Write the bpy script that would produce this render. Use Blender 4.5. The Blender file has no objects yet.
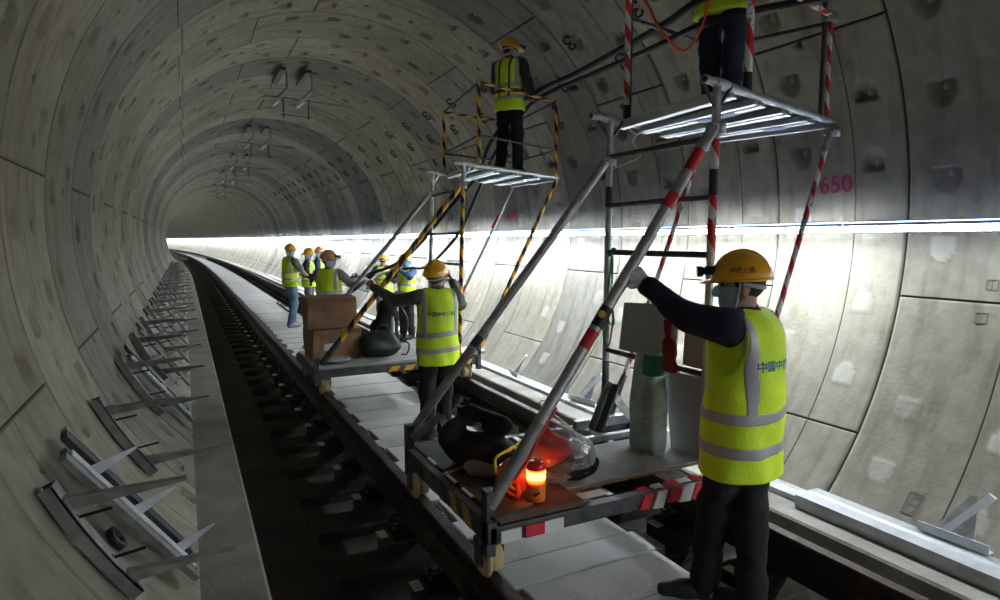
import bpy, bmesh, math, random
import numpy as np
from mathutils import Vector, Matrix, Euler
random.seed(7); rng = np.random.default_rng(5)
SC = bpy.context.scene
COL = SC.collection
PI = math.pi
def R_(d): return math.radians(d)

# ---------------------------------------------------------------- materials
def newmat(name):
    m = bpy.data.materials.new(name); m.use_nodes = True
    nt = m.node_tree; b = nt.nodes['Principled BSDF']
    return m, nt, b
def mat(name, col, rough=.6, metal=0, noise=0, scale=8, col2=None, bump=0, bscale=40, **kw):
    m, nt, b = newmat(name)
    b.inputs['Base Color'].default_value = (*col, 1)
    b.inputs['Roughness'].default_value = rough
    b.inputs['Metallic'].default_value = metal
    for k, v in kw.items():
        b.inputs[k.replace('_', ' ')].default_value = v
    tc = nt.nodes.new('ShaderNodeTexCoord')
    if noise or col2:
        n = nt.nodes.new('ShaderNodeTexNoise'); n.inputs['Scale'].default_value = scale
        n.inputs['Detail'].default_value = 5
        nt.links.new(tc.outputs['Object'], n.inputs['Vector'])
        r = nt.nodes.new('ShaderNodeValToRGB')
        c2 = col2 or tuple(max(0, c * (1 - noise)) for c in col)
        r.color_ramp.elements[0].position = .35; r.color_ramp.elements[0].color = (*c2, 1)
        r.color_ramp.elements[1].position = .65; r.color_ramp.elements[1].color = (*col, 1)
        nt.links.new(n.outputs['Fac'], r.inputs['Fac']); nt.links.new(r.outputs['Color'], b.inputs['Base Color'])
    if bump:
        n = nt.nodes.new('ShaderNodeTexNoise'); n.inputs['Scale'].default_value = bscale
        nt.links.new(tc.outputs['Object'], n.inputs['Vector'])
        bp = nt.nodes.new('ShaderNodeBump'); bp.inputs['Strength'].default_value = bump
        bp.inputs['Distance'].default_value = .01
        nt.links.new(n.outputs['Fac'], bp.inputs['Height']); nt.links.new(bp.outputs['Normal'], b.inputs['Normal'])
    return m
def stripe_mat(name, ca, cb, period=.16, twist=1.0, rough=.45, wear=.0):
    """tape wound round a tube: stripes along the local z axis"""
    m, nt, b = newmat(name); N = nt.nodes; L = nt.links
    tc = N.new('ShaderNodeTexCoord'); sp = N.new('ShaderNodeSeparateXYZ'); L.new(tc.outputs['Object'], sp.inputs[0])
    at = N.new('ShaderNodeMath'); at.operation = 'ARCTAN2'; L.new(sp.outputs[1], at.inputs[0]); L.new(sp.outputs[0], at.inputs[1])
    mu = N.new('ShaderNodeMath'); mu.operation = 'MULTIPLY'; mu.inputs[1].default_value = twist / (2 * PI); L.new(at.outputs[0], mu.inputs[0])
    dv = N.new('ShaderNodeMath'); dv.operation = 'DIVIDE'; dv.inputs[1].default_value = period; L.new(sp.outputs[2], dv.inputs[0])
    ad = N.new('ShaderNodeMath'); ad.operation = 'ADD'; L.new(mu.outputs[0], ad.inputs[0]); L.new(dv.outputs[0], ad.inputs[1])
    fr = N.new('ShaderNodeMath'); fr.operation = 'FRACT'; L.new(ad.outputs[0], fr.inputs[0])
    gt = N.new('ShaderNodeMath'); gt.operation = 'GREATER_THAN'; gt.inputs[1].default_value = .5; L.new(fr.outputs[0], gt.inputs[0])
    mx = N.new('ShaderNodeMix'); mx.data_type = 'RGBA'; L.new(gt.outputs[0], mx.inputs[0])
    mx.inputs[6].default_value = (*ca, 1); mx.inputs[7].default_value = (*cb, 1)
    n = N.new('ShaderNodeTexNoise'); n.inputs['Scale'].default_value = 25; n.inputs['Detail'].default_value = 4; L.new(tc.outputs['Object'], n.inputs['Vector'])
    g2 = N.new('ShaderNodeMath'); g2.operation = 'GREATER_THAN'; g2.inputs[1].default_value = .62 if not wear else .62 - wear; L.new(n.outputs['Fac'], g2.inputs[0])
    m2 = N.new('ShaderNodeMix'); m2.data_type = 'RGBA'; L.new(g2.outputs[0], m2.inputs[0]); L.new(mx.outputs[2], m2.inputs[6]); m2.inputs[7].default_value = (.2, .2, .2, 1)
    L.new(m2.outputs[2], b.inputs['Base Color']); b.inputs['Roughness'].default_value = rough
    return m

M = {}
M['steel'] = mat('galvanised_steel', (.52, .53, .54), .42, .55, .4, 14, bump=.15)
M['steel_dark'] = mat('worn_dark_steel', (.12, .12, .125), .5, .6, .5, 12, bump=.3)
M['steel_white'] = mat('bright_galvanised_steel', (.52, .54, .56), .5, .3, .2, 10)
M['bracket'] = mat('grey_bracket_steel', (.30, .30, .29), .5, .2, .4, 10)
M['bracket_bright'] = mat('bright_bracket_steel', (.70, .74, .78), .38, .2, .25, 9)
M['rail'] = mat('rusty_rail_steel', (.055, .04, .032), .55, .6, .4, 18, bump=.3)
M['ledge'] = mat('ledge_concrete', (.30, .285, .245), .85, 0, .3, 3, bump=.5, bscale=30)
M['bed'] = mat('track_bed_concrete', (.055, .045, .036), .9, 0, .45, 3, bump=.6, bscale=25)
M['slab'] = mat('centre_slab_concrete', (.50, .49, .45), .82, 0, .22, 2.3, bump=.5, bscale=35)
M['sleeper'] = mat('sleeper_concrete', (.47, .475, .455), .75, 0, .12, 3, bump=.2)
M['iron'] = mat('black_iron', (.02, .018, .016), .5, .5, .4, 20)
M['clip'] = mat('clip_steel', (.10, .10, .10), .4, .8)
M['offwhite'] = mat('off_white', (.72, .72, .68), .6)
M['black'] = mat('black_rubber', (.012, .012, .013), .5)
M['alu'] = mat('planks_aluminium', (.72, .75, .78), .32, .7, .2, 10)
M['slot'] = mat('plank_dark_web', (.06, .065, .07), .5, .5)
M['blue'] = mat('blue_paint', (.05, .15, .45), .5)
M['wheel'] = mat('cream_nylon', (.58, .46, .25), .55, 0, .35, 20)
M['ply'] = mat('grey_plywood', (.40, .40, .38), .8, 0, .35, 6, bump=.3)
M['brownplate'] = mat('brown_steel_plate', (.13, .075, .055), .7, .1, .4, 12)
M['darkplate'] = mat('dark_steel_plate', (.07, .075, .075), .6, .2, .4, 9, bump=.3)
M['rw'] = stripe_mat('red_white_tape', (.62, .02, .03), (.78, .76, .74), .17)
M['rw_big'] = stripe_mat('red_white_tape_wide', (.62, .02, .03), (.78, .76, .74), .24)
M['yb'] = stripe_mat('yellow_black_tape', (.80, .42, .02), (.015, .015, .015), .2)
M['red'] = mat('red_tape_and_glint', (.60, .02, .03), .5)
M['redcloth'] = mat('red_cloth', (.20, .010, .014), .8, bump=.4)
M['yellowdot'] = mat('yellow_tape', (.75, .5, .06), .5)
M['navytape'] = mat('navy_tape', (.02, .02, .05), .5)
M['skin'] = mat('skin', (.42, .24, .16), .55, Subsurface_Weight=.0)
M['hair'] = mat('black_hair', (.012, .01, .009), .6, bump=.5, bscale=200)
M['helmet'] = mat('yellow_helmet_plastic', (.90, .45, .02), .28, Coat_Weight=.4)
M['helmet_pale'] = mat('pale_orange_helmet_plastic', (.72, .36, .16), .32)
M['strap'] = mat('grey_strap', (.45, .46, .48), .5)
M['mask'] = mat('blue_surgical_mask', (.42, .62, .74), .75, bump=.2)
M['mask_blue'] = mat('bright_blue_mask', (.08, .38, .78), .75)
M['vest'] = mat('fluorescent_yellow_fabric', (.74, 1.0, .03), .72, 0, .12, 7, bump=.25, bscale=60)
M['reflect'] = mat('grey_reflective_tape', (.40, .39, .41), .45, .1)
M['navy'] = mat('navy_cloth', (.010, .012, .028), .9, bump=.4)
M['blackcloth'] = mat('black_cloth', (.008, .008, .009), .92, bump=.4)
M['greycloth'] = mat('grey_shirt_cloth', (.19, .19, .2), .9, bump=.3)
M['darkgrey'] = mat('dark_grey_patterned_cloth', (.06, .062, .065), .9, col2=(.14, .14, .14), scale=90)
M['jeans'] = mat('blue_denim', (.14, .21, .32), .9, 0, .45, 7, bump=.3)
M['darkjeans'] = mat('dark_denim', (.025, .035, .07), .9, 0, .5, 6, bump=.3)
M['bluework'] = mat('blue_work_cloth', (.03, .05, .16), .9)
M['plaid'] = mat('dark_check_cloth', (.02, .02, .05), .9, col2=(.09, .09, .13), scale=45)
M['glove'] = mat('white_cotton_glove', (.72, .73, .78), .9, bump=.5)
M['cuff'] = mat('blue_glove_cuff', (.03, .12, .6), .8)
M['shoe'] = mat('black_shoe', (.012, .012, .013), .6)
M['tanshoe'] = mat('pale_worn_shoe', (.38, .33, .27), .7)
M['ink'] = mat('blue_green_lettering', (.01, .13, .24), .6)
M['redink'] = mat('red_lettering', (.45, .03, .03), .6)
M['wallred'] = mat('crimson_stencil_paint', (.42, .03, .09), .8)
M['cardboard'] = mat('brown_cardboard', (.30, .17, .10), .8, 0, .25, 6)
M['cardtape'] = mat('parcel_tape', (.22, .12, .06), .25)
M['paper'] = mat('white_paper_label', (.6, .58, .55), .7)
M['panel'] = mat('grey_fibre_panel', (.40, .39, .40), .75, 0, .12, 6)
M['sack'] = mat('white_green_woven_sack', (.46, .52, .51), .45, col2=(.24, .29, .28), scale=9, bump=.5)
M['sackgreen'] = mat('green_sack_print', (.01, .16, .09), .6)
M['greenrope'] = mat('green_rope', (.01, .22, .13), .7)
M['redrope'] = mat('orange_red_rope', (.85, .07, .03), .6)
M['cable'] = mat('black_cable_sheath', (.006, .006, .007), .6)
M['darkgreen'] = mat('dark_green_nylon', (.012, .022, .018), .6, bump=.3)
M['amberbase'] = mat('orange_plastic', (.80, .20, .02), .4)
M['redlens'] = mat('red_plastic', (.7, .02, .01), .2)
M['hardhat_red'] = mat('orange_red_helmet_plastic', (.75, .08, .03), .3)
M['limestrap'] = mat('lime_strap', (.55, .65, .08), .7)
M['wire'] = mat('white_wire', (.6, .6, .6), .5)
def emis(name, col, s):
    m, nt, b = newmat(name); b.inputs['Base Color'].default_value = (*col, 1)
    b.inputs['Emission Color'].default_value = (*col, 1); b.inputs['Emission Strength'].default_value = s
    return m
M['tube'] = emis('lit_tube', (.84, .92, 1), 128)
M['tube_near'] = emis('lit_tube_near', (.84, .92, 1), 26)
M['castmark'] = mat('dark_cast_mark', (.15, .14, .12), .9)
M['glow'] = emis('lit_edge', (.80, .89, 1), 6)
M['bluehalo'] = emis('added_halo_blue', (.35, .50, 1), 9)
M['sleeper_dark'] = mat('dark_brown_concrete', (.055, .045, .035), .9, 0, .4, 6, bump=.5)
M['tube_back'] = emis('lit_tube_back', (.84, .92, 1), 165)
M['beacon'] = emis('lit_beacon', (1, .07, .01), 7)
M['beaconcore'] = emis('lit_beacon_core', (1, .40, .04), 13)
M['lamp'] = mat('headlamp_black', (.02, .02, .03), .35)
def film():
    m, nt, b = newmat('clear_plastic_film'); N = nt.nodes; L = nt.links
    t = N.new('ShaderNodeBsdfTransparent'); g = N.new('ShaderNodeBsdfGlossy'); g.inputs['Roughness'].default_value = .18
    d = N.new('ShaderNodeBsdfDiffuse'); d.inputs['Color'].default_value = (.9, .9, .9, 1)
    fr = N.new('ShaderNodeLayerWeight'); fr.inputs['Blend'].default_value = .55
    n = N.new('ShaderNodeTexNoise'); n.inputs['Scale'].default_value = 9; n.inputs['Detail'].default_value = 3
    bp = N.new('ShaderNodeBump'); bp.inputs['Strength'].default_value = .6; bp.inputs['Distance'].default_value = .02; L.new(n.outputs['Fac'], bp.inputs['Height'])
    for q in (g, d, fr): L.new(bp.outputs['Normal'], q.inputs['Normal'])
    a = N.new('ShaderNodeMixShader'); a.inputs[0].default_value = .5; L.new(g.outputs[0], a.inputs[1]); L.new(d.outputs[0], a.inputs[2])
    c = N.new('ShaderNodeMixShader'); L.new(fr.outputs['Facing'], c.inputs[0]); L.new(t.outputs[0], c.inputs[1]); L.new(a.outputs[0], c.inputs[2])
    L.new(c.outputs[0], N['Material Output'].inputs['Surface']); return m
M['film'] = film()

def wall_mat():
    """cast concrete lining; the vertex colour holds rubber gaskets, ring tone, mortar patches and bolts"""
    m, nt, b = newmat('segment_concrete'); N = nt.nodes; L = nt.links
    tc = N.new('ShaderNodeTexCoord'); at = N.new('ShaderNodeVertexColor'); at.layer_name = 'Col'
    sp = N.new('ShaderNodeSeparateColor'); L.new(at.outputs['Color'], sp.inputs[0])
    def noise(sc, det=5, w=None):
        n = N.new('ShaderNodeTexNoise'); n.inputs['Scale'].default_value = sc; n.inputs['Detail'].default_value = det
        L.new((w or tc.outputs['Object']), n.inputs['Vector']); return n.outputs['Fac']
    def ramp(f, a, c, ca, cb):
        r = N.new('ShaderNodeValToRGB'); r.color_ramp.elements[0].position = a; r.color_ramp.elements[1].position = c
        r.color_ramp.elements[0].color = (*ca, 1); r.color_ramp.elements[1].color = (*cb, 1); L.new(f, r.inputs[0]); return r.outputs[0]
    def mix(f, a, bb, mode='MIX'):
        x = N.new('ShaderNodeMix'); x.data_type = 'RGBA'; x.blend_type = mode
        if isinstance(f, float): x.inputs[0].default_value = f
        else: L.new(f, x.inputs[0])
        for i, v in ((6, a), (7, bb)):
            if isinstance(v, tuple): x.inputs[i].default_value = (*v, 1)
            else: L.new(v, x.inputs[i])
        return x.outputs[2]
    base = ramp(noise(1.1, 6), .3, .7, (.28, .25, .186), (.37, .34, .264))
    tone = ramp(sp.outputs[1], 0, 1, (.44, .47, .52), (1.0, 1.0, 1.0))
    base = mix(1.0, base, tone, 'MULTIPLY')
    mp = N.new('ShaderNodeMapping'); mp.inputs['Scale'].default_value = (1, 6, 1); L.new(tc.outputs['Object'], mp.inputs['Vector'])
    st = ramp(noise(1.6, 7, mp.outputs['Vector']), .50, .72, (1, 1, 1), (.62, .58, .50))
    base = mix(.8, base, st, 'MULTIPLY')
    sm = ramp(noise(9, 8), .35, .65, (.86, .86, .86), (1.08, 1.08, 1.08)); base = mix(1.0, base, sm, 'MULTIPLY')
    base = mix(sp.outputs[2], base, (.50, .485, .43))
    base = mix(sp.outputs[0], base, (.016, .015, .013))
    L.new(base, b.inputs['Base Color']); b.inputs['Roughness'].default_value = .78
    bp = N.new('ShaderNodeBump'); bp.inputs['Strength'].default_value = .35; bp.inputs['Distance'].default_value = .01
    L.new(noise(28, 6), bp.inputs['Height']); L.new(bp.outputs['Normal'], b.inputs['Normal'])
    return m
M['wall'] = wall_mat()

# ---------------------------------------------------------------- object helpers
def tag(o, label=None, cat=None, group=None, kind=None):
    if label: o['label'] = label
    if cat: o['category'] = cat
    if group: o['group'] = group
    if kind: o['kind'] = kind
    return o
def empty(name, loc=(0, 0, 0), rz=0, label=None, cat=None, group=None):
    o = bpy.data.objects.new(name, None); COL.objects.link(o); o.location = loc; o.rotation_euler = (0, 0, rz)
    o.empty_display_size = .1
    return tag(o, label, cat, group)
def wloc(o):
    v = Vector(o.location)
    return v if not o.parent else v + wloc(o.parent)
def copy_tree(o, parent=None):
    c = o.copy(); COL.objects.link(c); c.parent = parent
    for ch in list(o.children): copy_tree(ch, c)
    return c
def link(name, me, m, parent=None, world=True, smooth=False):
    if m is not None:
        for q in (m if isinstance(m, (list, tuple)) else [m]): me.materials.append(q)
    if smooth: me.polygons.foreach_set('use_smooth', [True] * len(me.polygons))
    o = bpy.data.objects.new(name, me); COL.objects.link(o)
    if parent:
        o.parent = parent
        if world: o.location = -wloc(parent)
    return o
class MB:
    def __init__(s): s.v = []; s.f = []; s.sm = []; s.mi = []; s.cur = 0
    def add(s, vs, fs, sm=False):
        n = len(s.v); s.v += [tuple(v) for v in vs]; s.f += [tuple(i + n for i in f) for f in fs]; s.sm += [sm] * len(fs); s.mi += [s.cur] * len(fs)
        return s
    def hexa(s, p):   # 8 corners: bottom 4 ccw, top 4 ccw
        return s.add(p, [(3, 2, 1, 0), (4, 5, 6, 7), (0, 1, 5, 4), (1, 2, 6, 5), (2, 3, 7, 6), (3, 0, 4, 7)])
    def box(s, c, d, rot=None):
        hx, hy, hz = d[0] / 2, d[1] / 2, d[2] / 2
        p = [(-hx, -hy, -hz), (hx, -hy, -hz), (hx, hy, -hz), (-hx, hy, -hz), (-hx, -hy, hz), (hx, -hy, hz), (hx, hy, hz), (-hx, hy, hz)]
        if rot is not None:
            r = rot if isinstance(rot, Matrix) else Euler(rot).to_matrix()
            p = [r @ Vector(q) for q in p]
        return s.hexa([(q[0] + c[0], q[1] + c[1], q[2] + c[2]) for q in p])
    def box2(s, a, b):
        return s.box([(a[i] + b[i]) / 2 for i in range(3)], [abs(a[i] - b[i]) for i in range(3)])
    def beam(s, a, b, w, h, up=(0, 0, 1)):
        a = Vector(a); b = Vector(b); z = (b - a).normalized(); x = Vector(up).cross(z)
        if x.length < 1e-4: x = Vector((1, 0, 0)).cross(z)
        x.normalize(); y = z.cross(x); p = []
        for q in (a, b):
            for i, j in ((-1, -1), (1, -1), (1, 1), (-1, 1)): p.append(q + x * i * w / 2 + y * j * h / 2)
        return s.hexa(p)
    def tube(s, pts, r, n=10, cap=True):
        pts = [Vector(p) for p in pts]; rings = []; prev = None
        for i, p in enumerate(pts):
            t = (pts[min(i + 1, len(pts) - 1)] - pts[max(i - 1, 0)]).normalized()
            if prev is None:
                x = t.orthogonal().normalized()
            else:
                x = (prev - t * prev.dot(t)).normalized()
            prev = x; y = t.cross(x); rr = r[i] if isinstance(r, (list, tuple)) else r
            rings.append([p + (x * math.cos(a) + y * math.sin(a)) * rr for a in [2 * PI * k / n for k in range(n)]])
        vs = [v for R in rings for v in R]; fs = []
        for i in range(len(pts) - 1):
            for k in range(n):
                a = i * n + k; b = i * n + (k + 1) % n; fs.append((a, b, b + n, a + n))
        s.add(vs, fs, True)
        if cap:
            s.add(rings[0], [tuple(range(n))[::-1]]); s.add(rings[-1], [tuple(range(n))])
        return s
    def lathe(s, prof, c, ax=(0, 0, 1), n=24):
        z = Vector(ax).normalized(); x = z.orthogonal().normalized(); y = z.cross(x); c = Vector(c)
        vs = []; fs = []
        for (r, h) in prof:
            for k in range(n):
                a = 2 * PI * k / n; vs.append(c + z * h + (x * math.cos(a) + y * math.sin(a)) * max(r, 1e-4))
        for i in range(len(prof) - 1):
            for k in range(n):
                a = i * n + k; b = i * n + (k + 1) % n; fs.append((a, b, b + n, a + n))
        return s.add(vs, fs, True)
    def prism(s, poly, ext, org=(0, 0, 0), ux=(1, 0, 0), uy=(0, 1, 0)):
        """poly of (a,b) in plane ux,uy, extruded by vector ext"""
        ux = Vector(ux); uy = Vector(uy); e = Vector(ext); o = Vector(org)
        A = [o + ux * a + uy * b for a, b in poly]; n = len(A)
        fs = [tuple(range(n))[::-1], tuple(range(n, 2 * n))] + [(i, (i + 1) % n, (i + 1) % n + n, i + n) for i in range(n)]
        return s.add(A + [a + e for a in A], fs)
    def build(s, name, m, parent=None, world=True, bevel=0):
        me = bpy.data.meshes.new(name); me.from_pydata(s.v, [], s.f); me.polygons.foreach_set('use_smooth', s.sm)
        me.polygons.foreach_set('material_index', s.mi)
        me.update()
        bm = bmesh.new(); bm.from_mesh(me); bmesh.ops.recalc_face_normals(bm, faces=bm.faces); bm.to_mesh(me); bm.free()
        o = link(name, me, m, parent, world)
        if bevel:
            b = o.modifiers.new('b', 'BEVEL'); b.width = bevel; b.segments = 2; b.limit_method = 'ANGLE'
        return o
def pole(name, a, b, r, m, parent, hollow=True, n=14):
    """straight tube whose object z axis runs along it"""
    a = Vector(a); b = Vector(b); d = b - a; mb = MB(); mb.tube([(0, 0, 0), (0, 0, d.length)], r, n, not hollow)
    if hollow: mb.tube([(0, 0, .0), (0, 0, d.length)], r * .82, n, False); mb.lathe([(r * .82, 0), (r, 0)], (0, 0, 0), n=n); mb.lathe([(r * .82, d.length), (r, d.length)], (0, 0, 0), n=n)
    o = mb.build(name, m, parent, world=False)
    o.location = a - (wloc(parent) if parent else Vector()); o.rotation_euler = d.to_track_quat('Z', 'Y').to_euler()
    return o
def bez(pts, n=8):
    """Catmull-Rom through the points"""
    P = [Vector(p) for p in pts]; P = [P[0] * 2 - P[1]] + P + [P[-1] * 2 - P[-2]]; out = []
    for i in range(1, len(P) - 2):
        for k in range(n):
            t = k / n
            out.append(.5 * ((2 * P[i]) + (-P[i - 1] + P[i + 1]) * t + (2 * P[i - 1] - 5 * P[i] + 4 * P[i + 1] - P[i + 2]) * t * t + (-P[i - 1] + 3 * P[i] - 3 * P[i + 1] + P[i + 2]) * t ** 3))
    out.append(P[-2]); return out

# ---------------------------------------------------------------- implicit surfaces
def V3(*a): return np.array(a, float)
def cap(a, b, ra, rb=None, sc=None):
    a = np.array(a, float); b = np.array(b, float); rb = ra if rb is None else rb
    def f(P):
        Q = P if sc is None else (P * np.array(sc))
        A = a if sc is None else a * np.array(sc); B = b if sc is None else b * np.array(sc)
        ba = B - A; h = np.clip(((Q - A) @ ba) / max(ba @ ba, 1e-9), 0, 1)
        return np.linalg.norm(Q - A - h[:, None] * ba, axis=1) - (ra + (rb - ra) * h)
    return f
def ell(c, r, rot=None):
    c = np.array(c, float); r = np.array(r, float); Rm = None if rot is None else np.array(rot)
    def f(P):
        Q = P - c
        if Rm is not None: Q = Q @ Rm       # columns of Rm are the local axes
        k0 = np.linalg.norm(Q / r, axis=1); k1 = np.linalg.norm(Q / (r * r), axis=1)
        return k0 * (k0 - 1) / np.maximum(k1, 1e-9)
    return f
def smin(a, b, k):
    h = np.clip(.5 + .5 * (b - a) / k, 0, 1); return b + (a - b) * h - k * h * (1 - h)
def union(fs, k=.02):
    def f(P):
        d = fs[0](P)
        for g in fs[1:]: d = smin(d, g(P), k)
        return d
    return f
def hard(*fs): return lambda P: np.minimum.reduce([g(P) for g in fs])
def inter(*fs): return lambda P: np.maximum.reduce([g(P) for g in fs])
def sub(a, b, k=.012): return lambda P: -smin(-a(P), b(P), k)
def plane(n, d):
    n = np.array(n, float); n = n / np.linalg.norm(n); return lambda P: P @ n - d
def off(a, r): return lambda P: a(P) - r
def sdf_mesh(name, fn, lo, hi, h):
    lo = np.array(lo, float); hi = np.array(hi, float); C = 4
    nb = np.ceil((hi - lo) / (h * C)).astype(int) + 1
    g = [lo[i] + h * C * (np.arange(nb[i])) for i in range(3)]
    X, Y, Z = np.meshgrid(*[q + h * (C - 1) / 2 for q in g], indexing='ij')
    Dc = fn(np.stack([X.ravel(), Y.ravel(), Z.ravel()], 1)).reshape(nb)
    D = np.repeat(np.repeat(np.repeat(Dc, C, 0), C, 1), C, 2)
    near = np.abs(D) < h * C * 1.6
    n = D.shape; ix = np.argwhere(near); P = lo + h * ix
    out = np.empty(len(P))
    for s in range(0, len(P), 400000): out[s:s + 400000] = fn(P[s:s + 400000])
    D[near] = out
    ins = D < 0
    # cells
    c = np.zeros(tuple(k - 1 for k in n), int)
    for dx in (0, 1):
        for dy in (0, 1):
            for dz in (0, 1): c += ins[dx:n[0] - 1 + dx, dy:n[1] - 1 + dy, dz:n[2] - 1 + dz]
    act = np.argwhere((c > 0) & (c < 8)); idx = -np.ones(c.shape, int); idx[tuple(act.T)] = np.arange(len(act))
    S = np.zeros((len(act), 3)); K = np.zeros(len(act))
    cor = [(x, y, z) for x in (0, 1) for y in (0, 1) for z in (0, 1)]
    for a in cor:
        for ax in range(3):
            if a[ax] == 0:
                b = list(a); b[ax] = 1
                da = D[tuple((act + a).T)]; db = D[tuple((act + b).T)]
                m = (da < 0) != (db < 0); t = np.where(m, da / np.where(m, da - db, 1), 0)
                p = np.array(a, float)[None, :].repeat(len(act), 0); p[:, ax] += t
                S[m] += p[m]; K[m] += 1
    V = lo + h * (act + S / np.maximum(K, 1)[:, None])
    F = []
    for ax in range(3):
        o1, o2 = [(1, 2), (2, 0), (0, 1)][ax]
        sl = [slice(1, n[i] - 1) for i in range(3)]; sl[ax] = slice(0, n[ax] - 1)
        A = ins[tuple(sl)]; sl2 = list(sl); sl2[ax] = slice(1, n[ax]); B = ins[tuple(sl2)]
        e = np.argwhere(A != B); pos = e.copy()
        for i in range(3):
            if i != ax: pos[:, i] += 1
        flip = A[tuple(e.T)]
        def I(d1, d2):
            q = pos.copy(); q[:, o1] -= d1; q[:, o2] -= d2; return idx[tuple(q.T)]
        q = np.stack([I(1, 1), I(0, 1), I(0, 0), I(1, 0)], 1)
        q[~flip] = q[~flip][:, ::-1]; F.append(q)
    F = np.concatenate(F); F = F[(F >= 0).all(1)]
    me = bpy.data.meshes.new(name); me.vertices.add(len(V)); me.vertices.foreach_set('co', V.ravel())
    me.loops.add(len(F) * 4); me.loops.foreach_set('vertex_index', F.ravel()); me.polygons.add(len(F))
    me.polygons.foreach_set('loop_start', np.arange(0, len(F) * 4, 4)); me.update(calc_edges=True); me.validate()
    me.polygons.foreach_set('use_smooth', np.ones(len(me.polygons), bool))
    return me
def sdf_obj(name, fn, lo, hi, h, m, parent=None, world=True):
    return link(name, sdf_mesh(name, fn, lo, hi, h), m, parent, world)
def folds(f, amp=.006, fr=22, ph=0):
    def g(P):
        return f(P) + amp * (np.sin(fr * P[:, 2] + 9 * P[:, 0] + ph) * np.sin(fr * .6 * P[:, 0] + fr * .5 * P[:, 1] + 1.3 * ph) + .5 * np.sin(fr * 2.1 * P[:, 2] - 14 * P[:, 1] + ph))
    return g

def text_mesh(s, size, bold=.025):
    cu = bpy.data.curves.new('t', 'FONT'); cu.body = s; cu.size = size; cu.align_x = 'CENTER'; cu.align_y = 'CENTER'; cu.offset = size * bold
    o = bpy.data.objects.new('t', cu); COL.objects.link(o)
    dg = bpy.context.evaluated_depsgraph_get(); me = bpy.data.meshes.new_from_object(o.evaluated_get(dg))
    bm = bmesh.new(); bm.from_mesh(me)
    for it in range(2):
        es = [e for e in bm.edges if e.calc_length() > size * .12]
        if es: bmesh.ops.subdivide_edges(bm, edges=es, cuts=1)
    bmesh.ops.triangulate(bm, faces=bm.faces)
    bm.to_mesh(me); bm.free(); bpy.data.objects.remove(o); bpy.data.curves.remove(cu)
    return me
# ================================================================ SETTING
TR, ZC = 2.70, 1.60           # tunnel radius, axis height above the rail heads
PITCH, J0 = 1.09, 2.70        # ring width, first ring joint
S0, RC = 28.0, 800.0          # the tunnel runs straight, then bends to the left
YN, YF = -9.0, 152.0
def path(s):
    s = np.asarray(s, float); t = np.maximum(s - S0, 0) / RC
    return np.where(s > S0, -RC * (1 - np.cos(t)), 0), np.where(s > S0, S0 + RC * np.sin(t), s), t
def pt(s, x, z):
    cx, cy, t = path(s); return Vector((float(cx + x * np.cos(t)), float(cy + x * np.sin(t)), float(z)))
def struct(o): o['kind'] = 'structure'; return o

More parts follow.
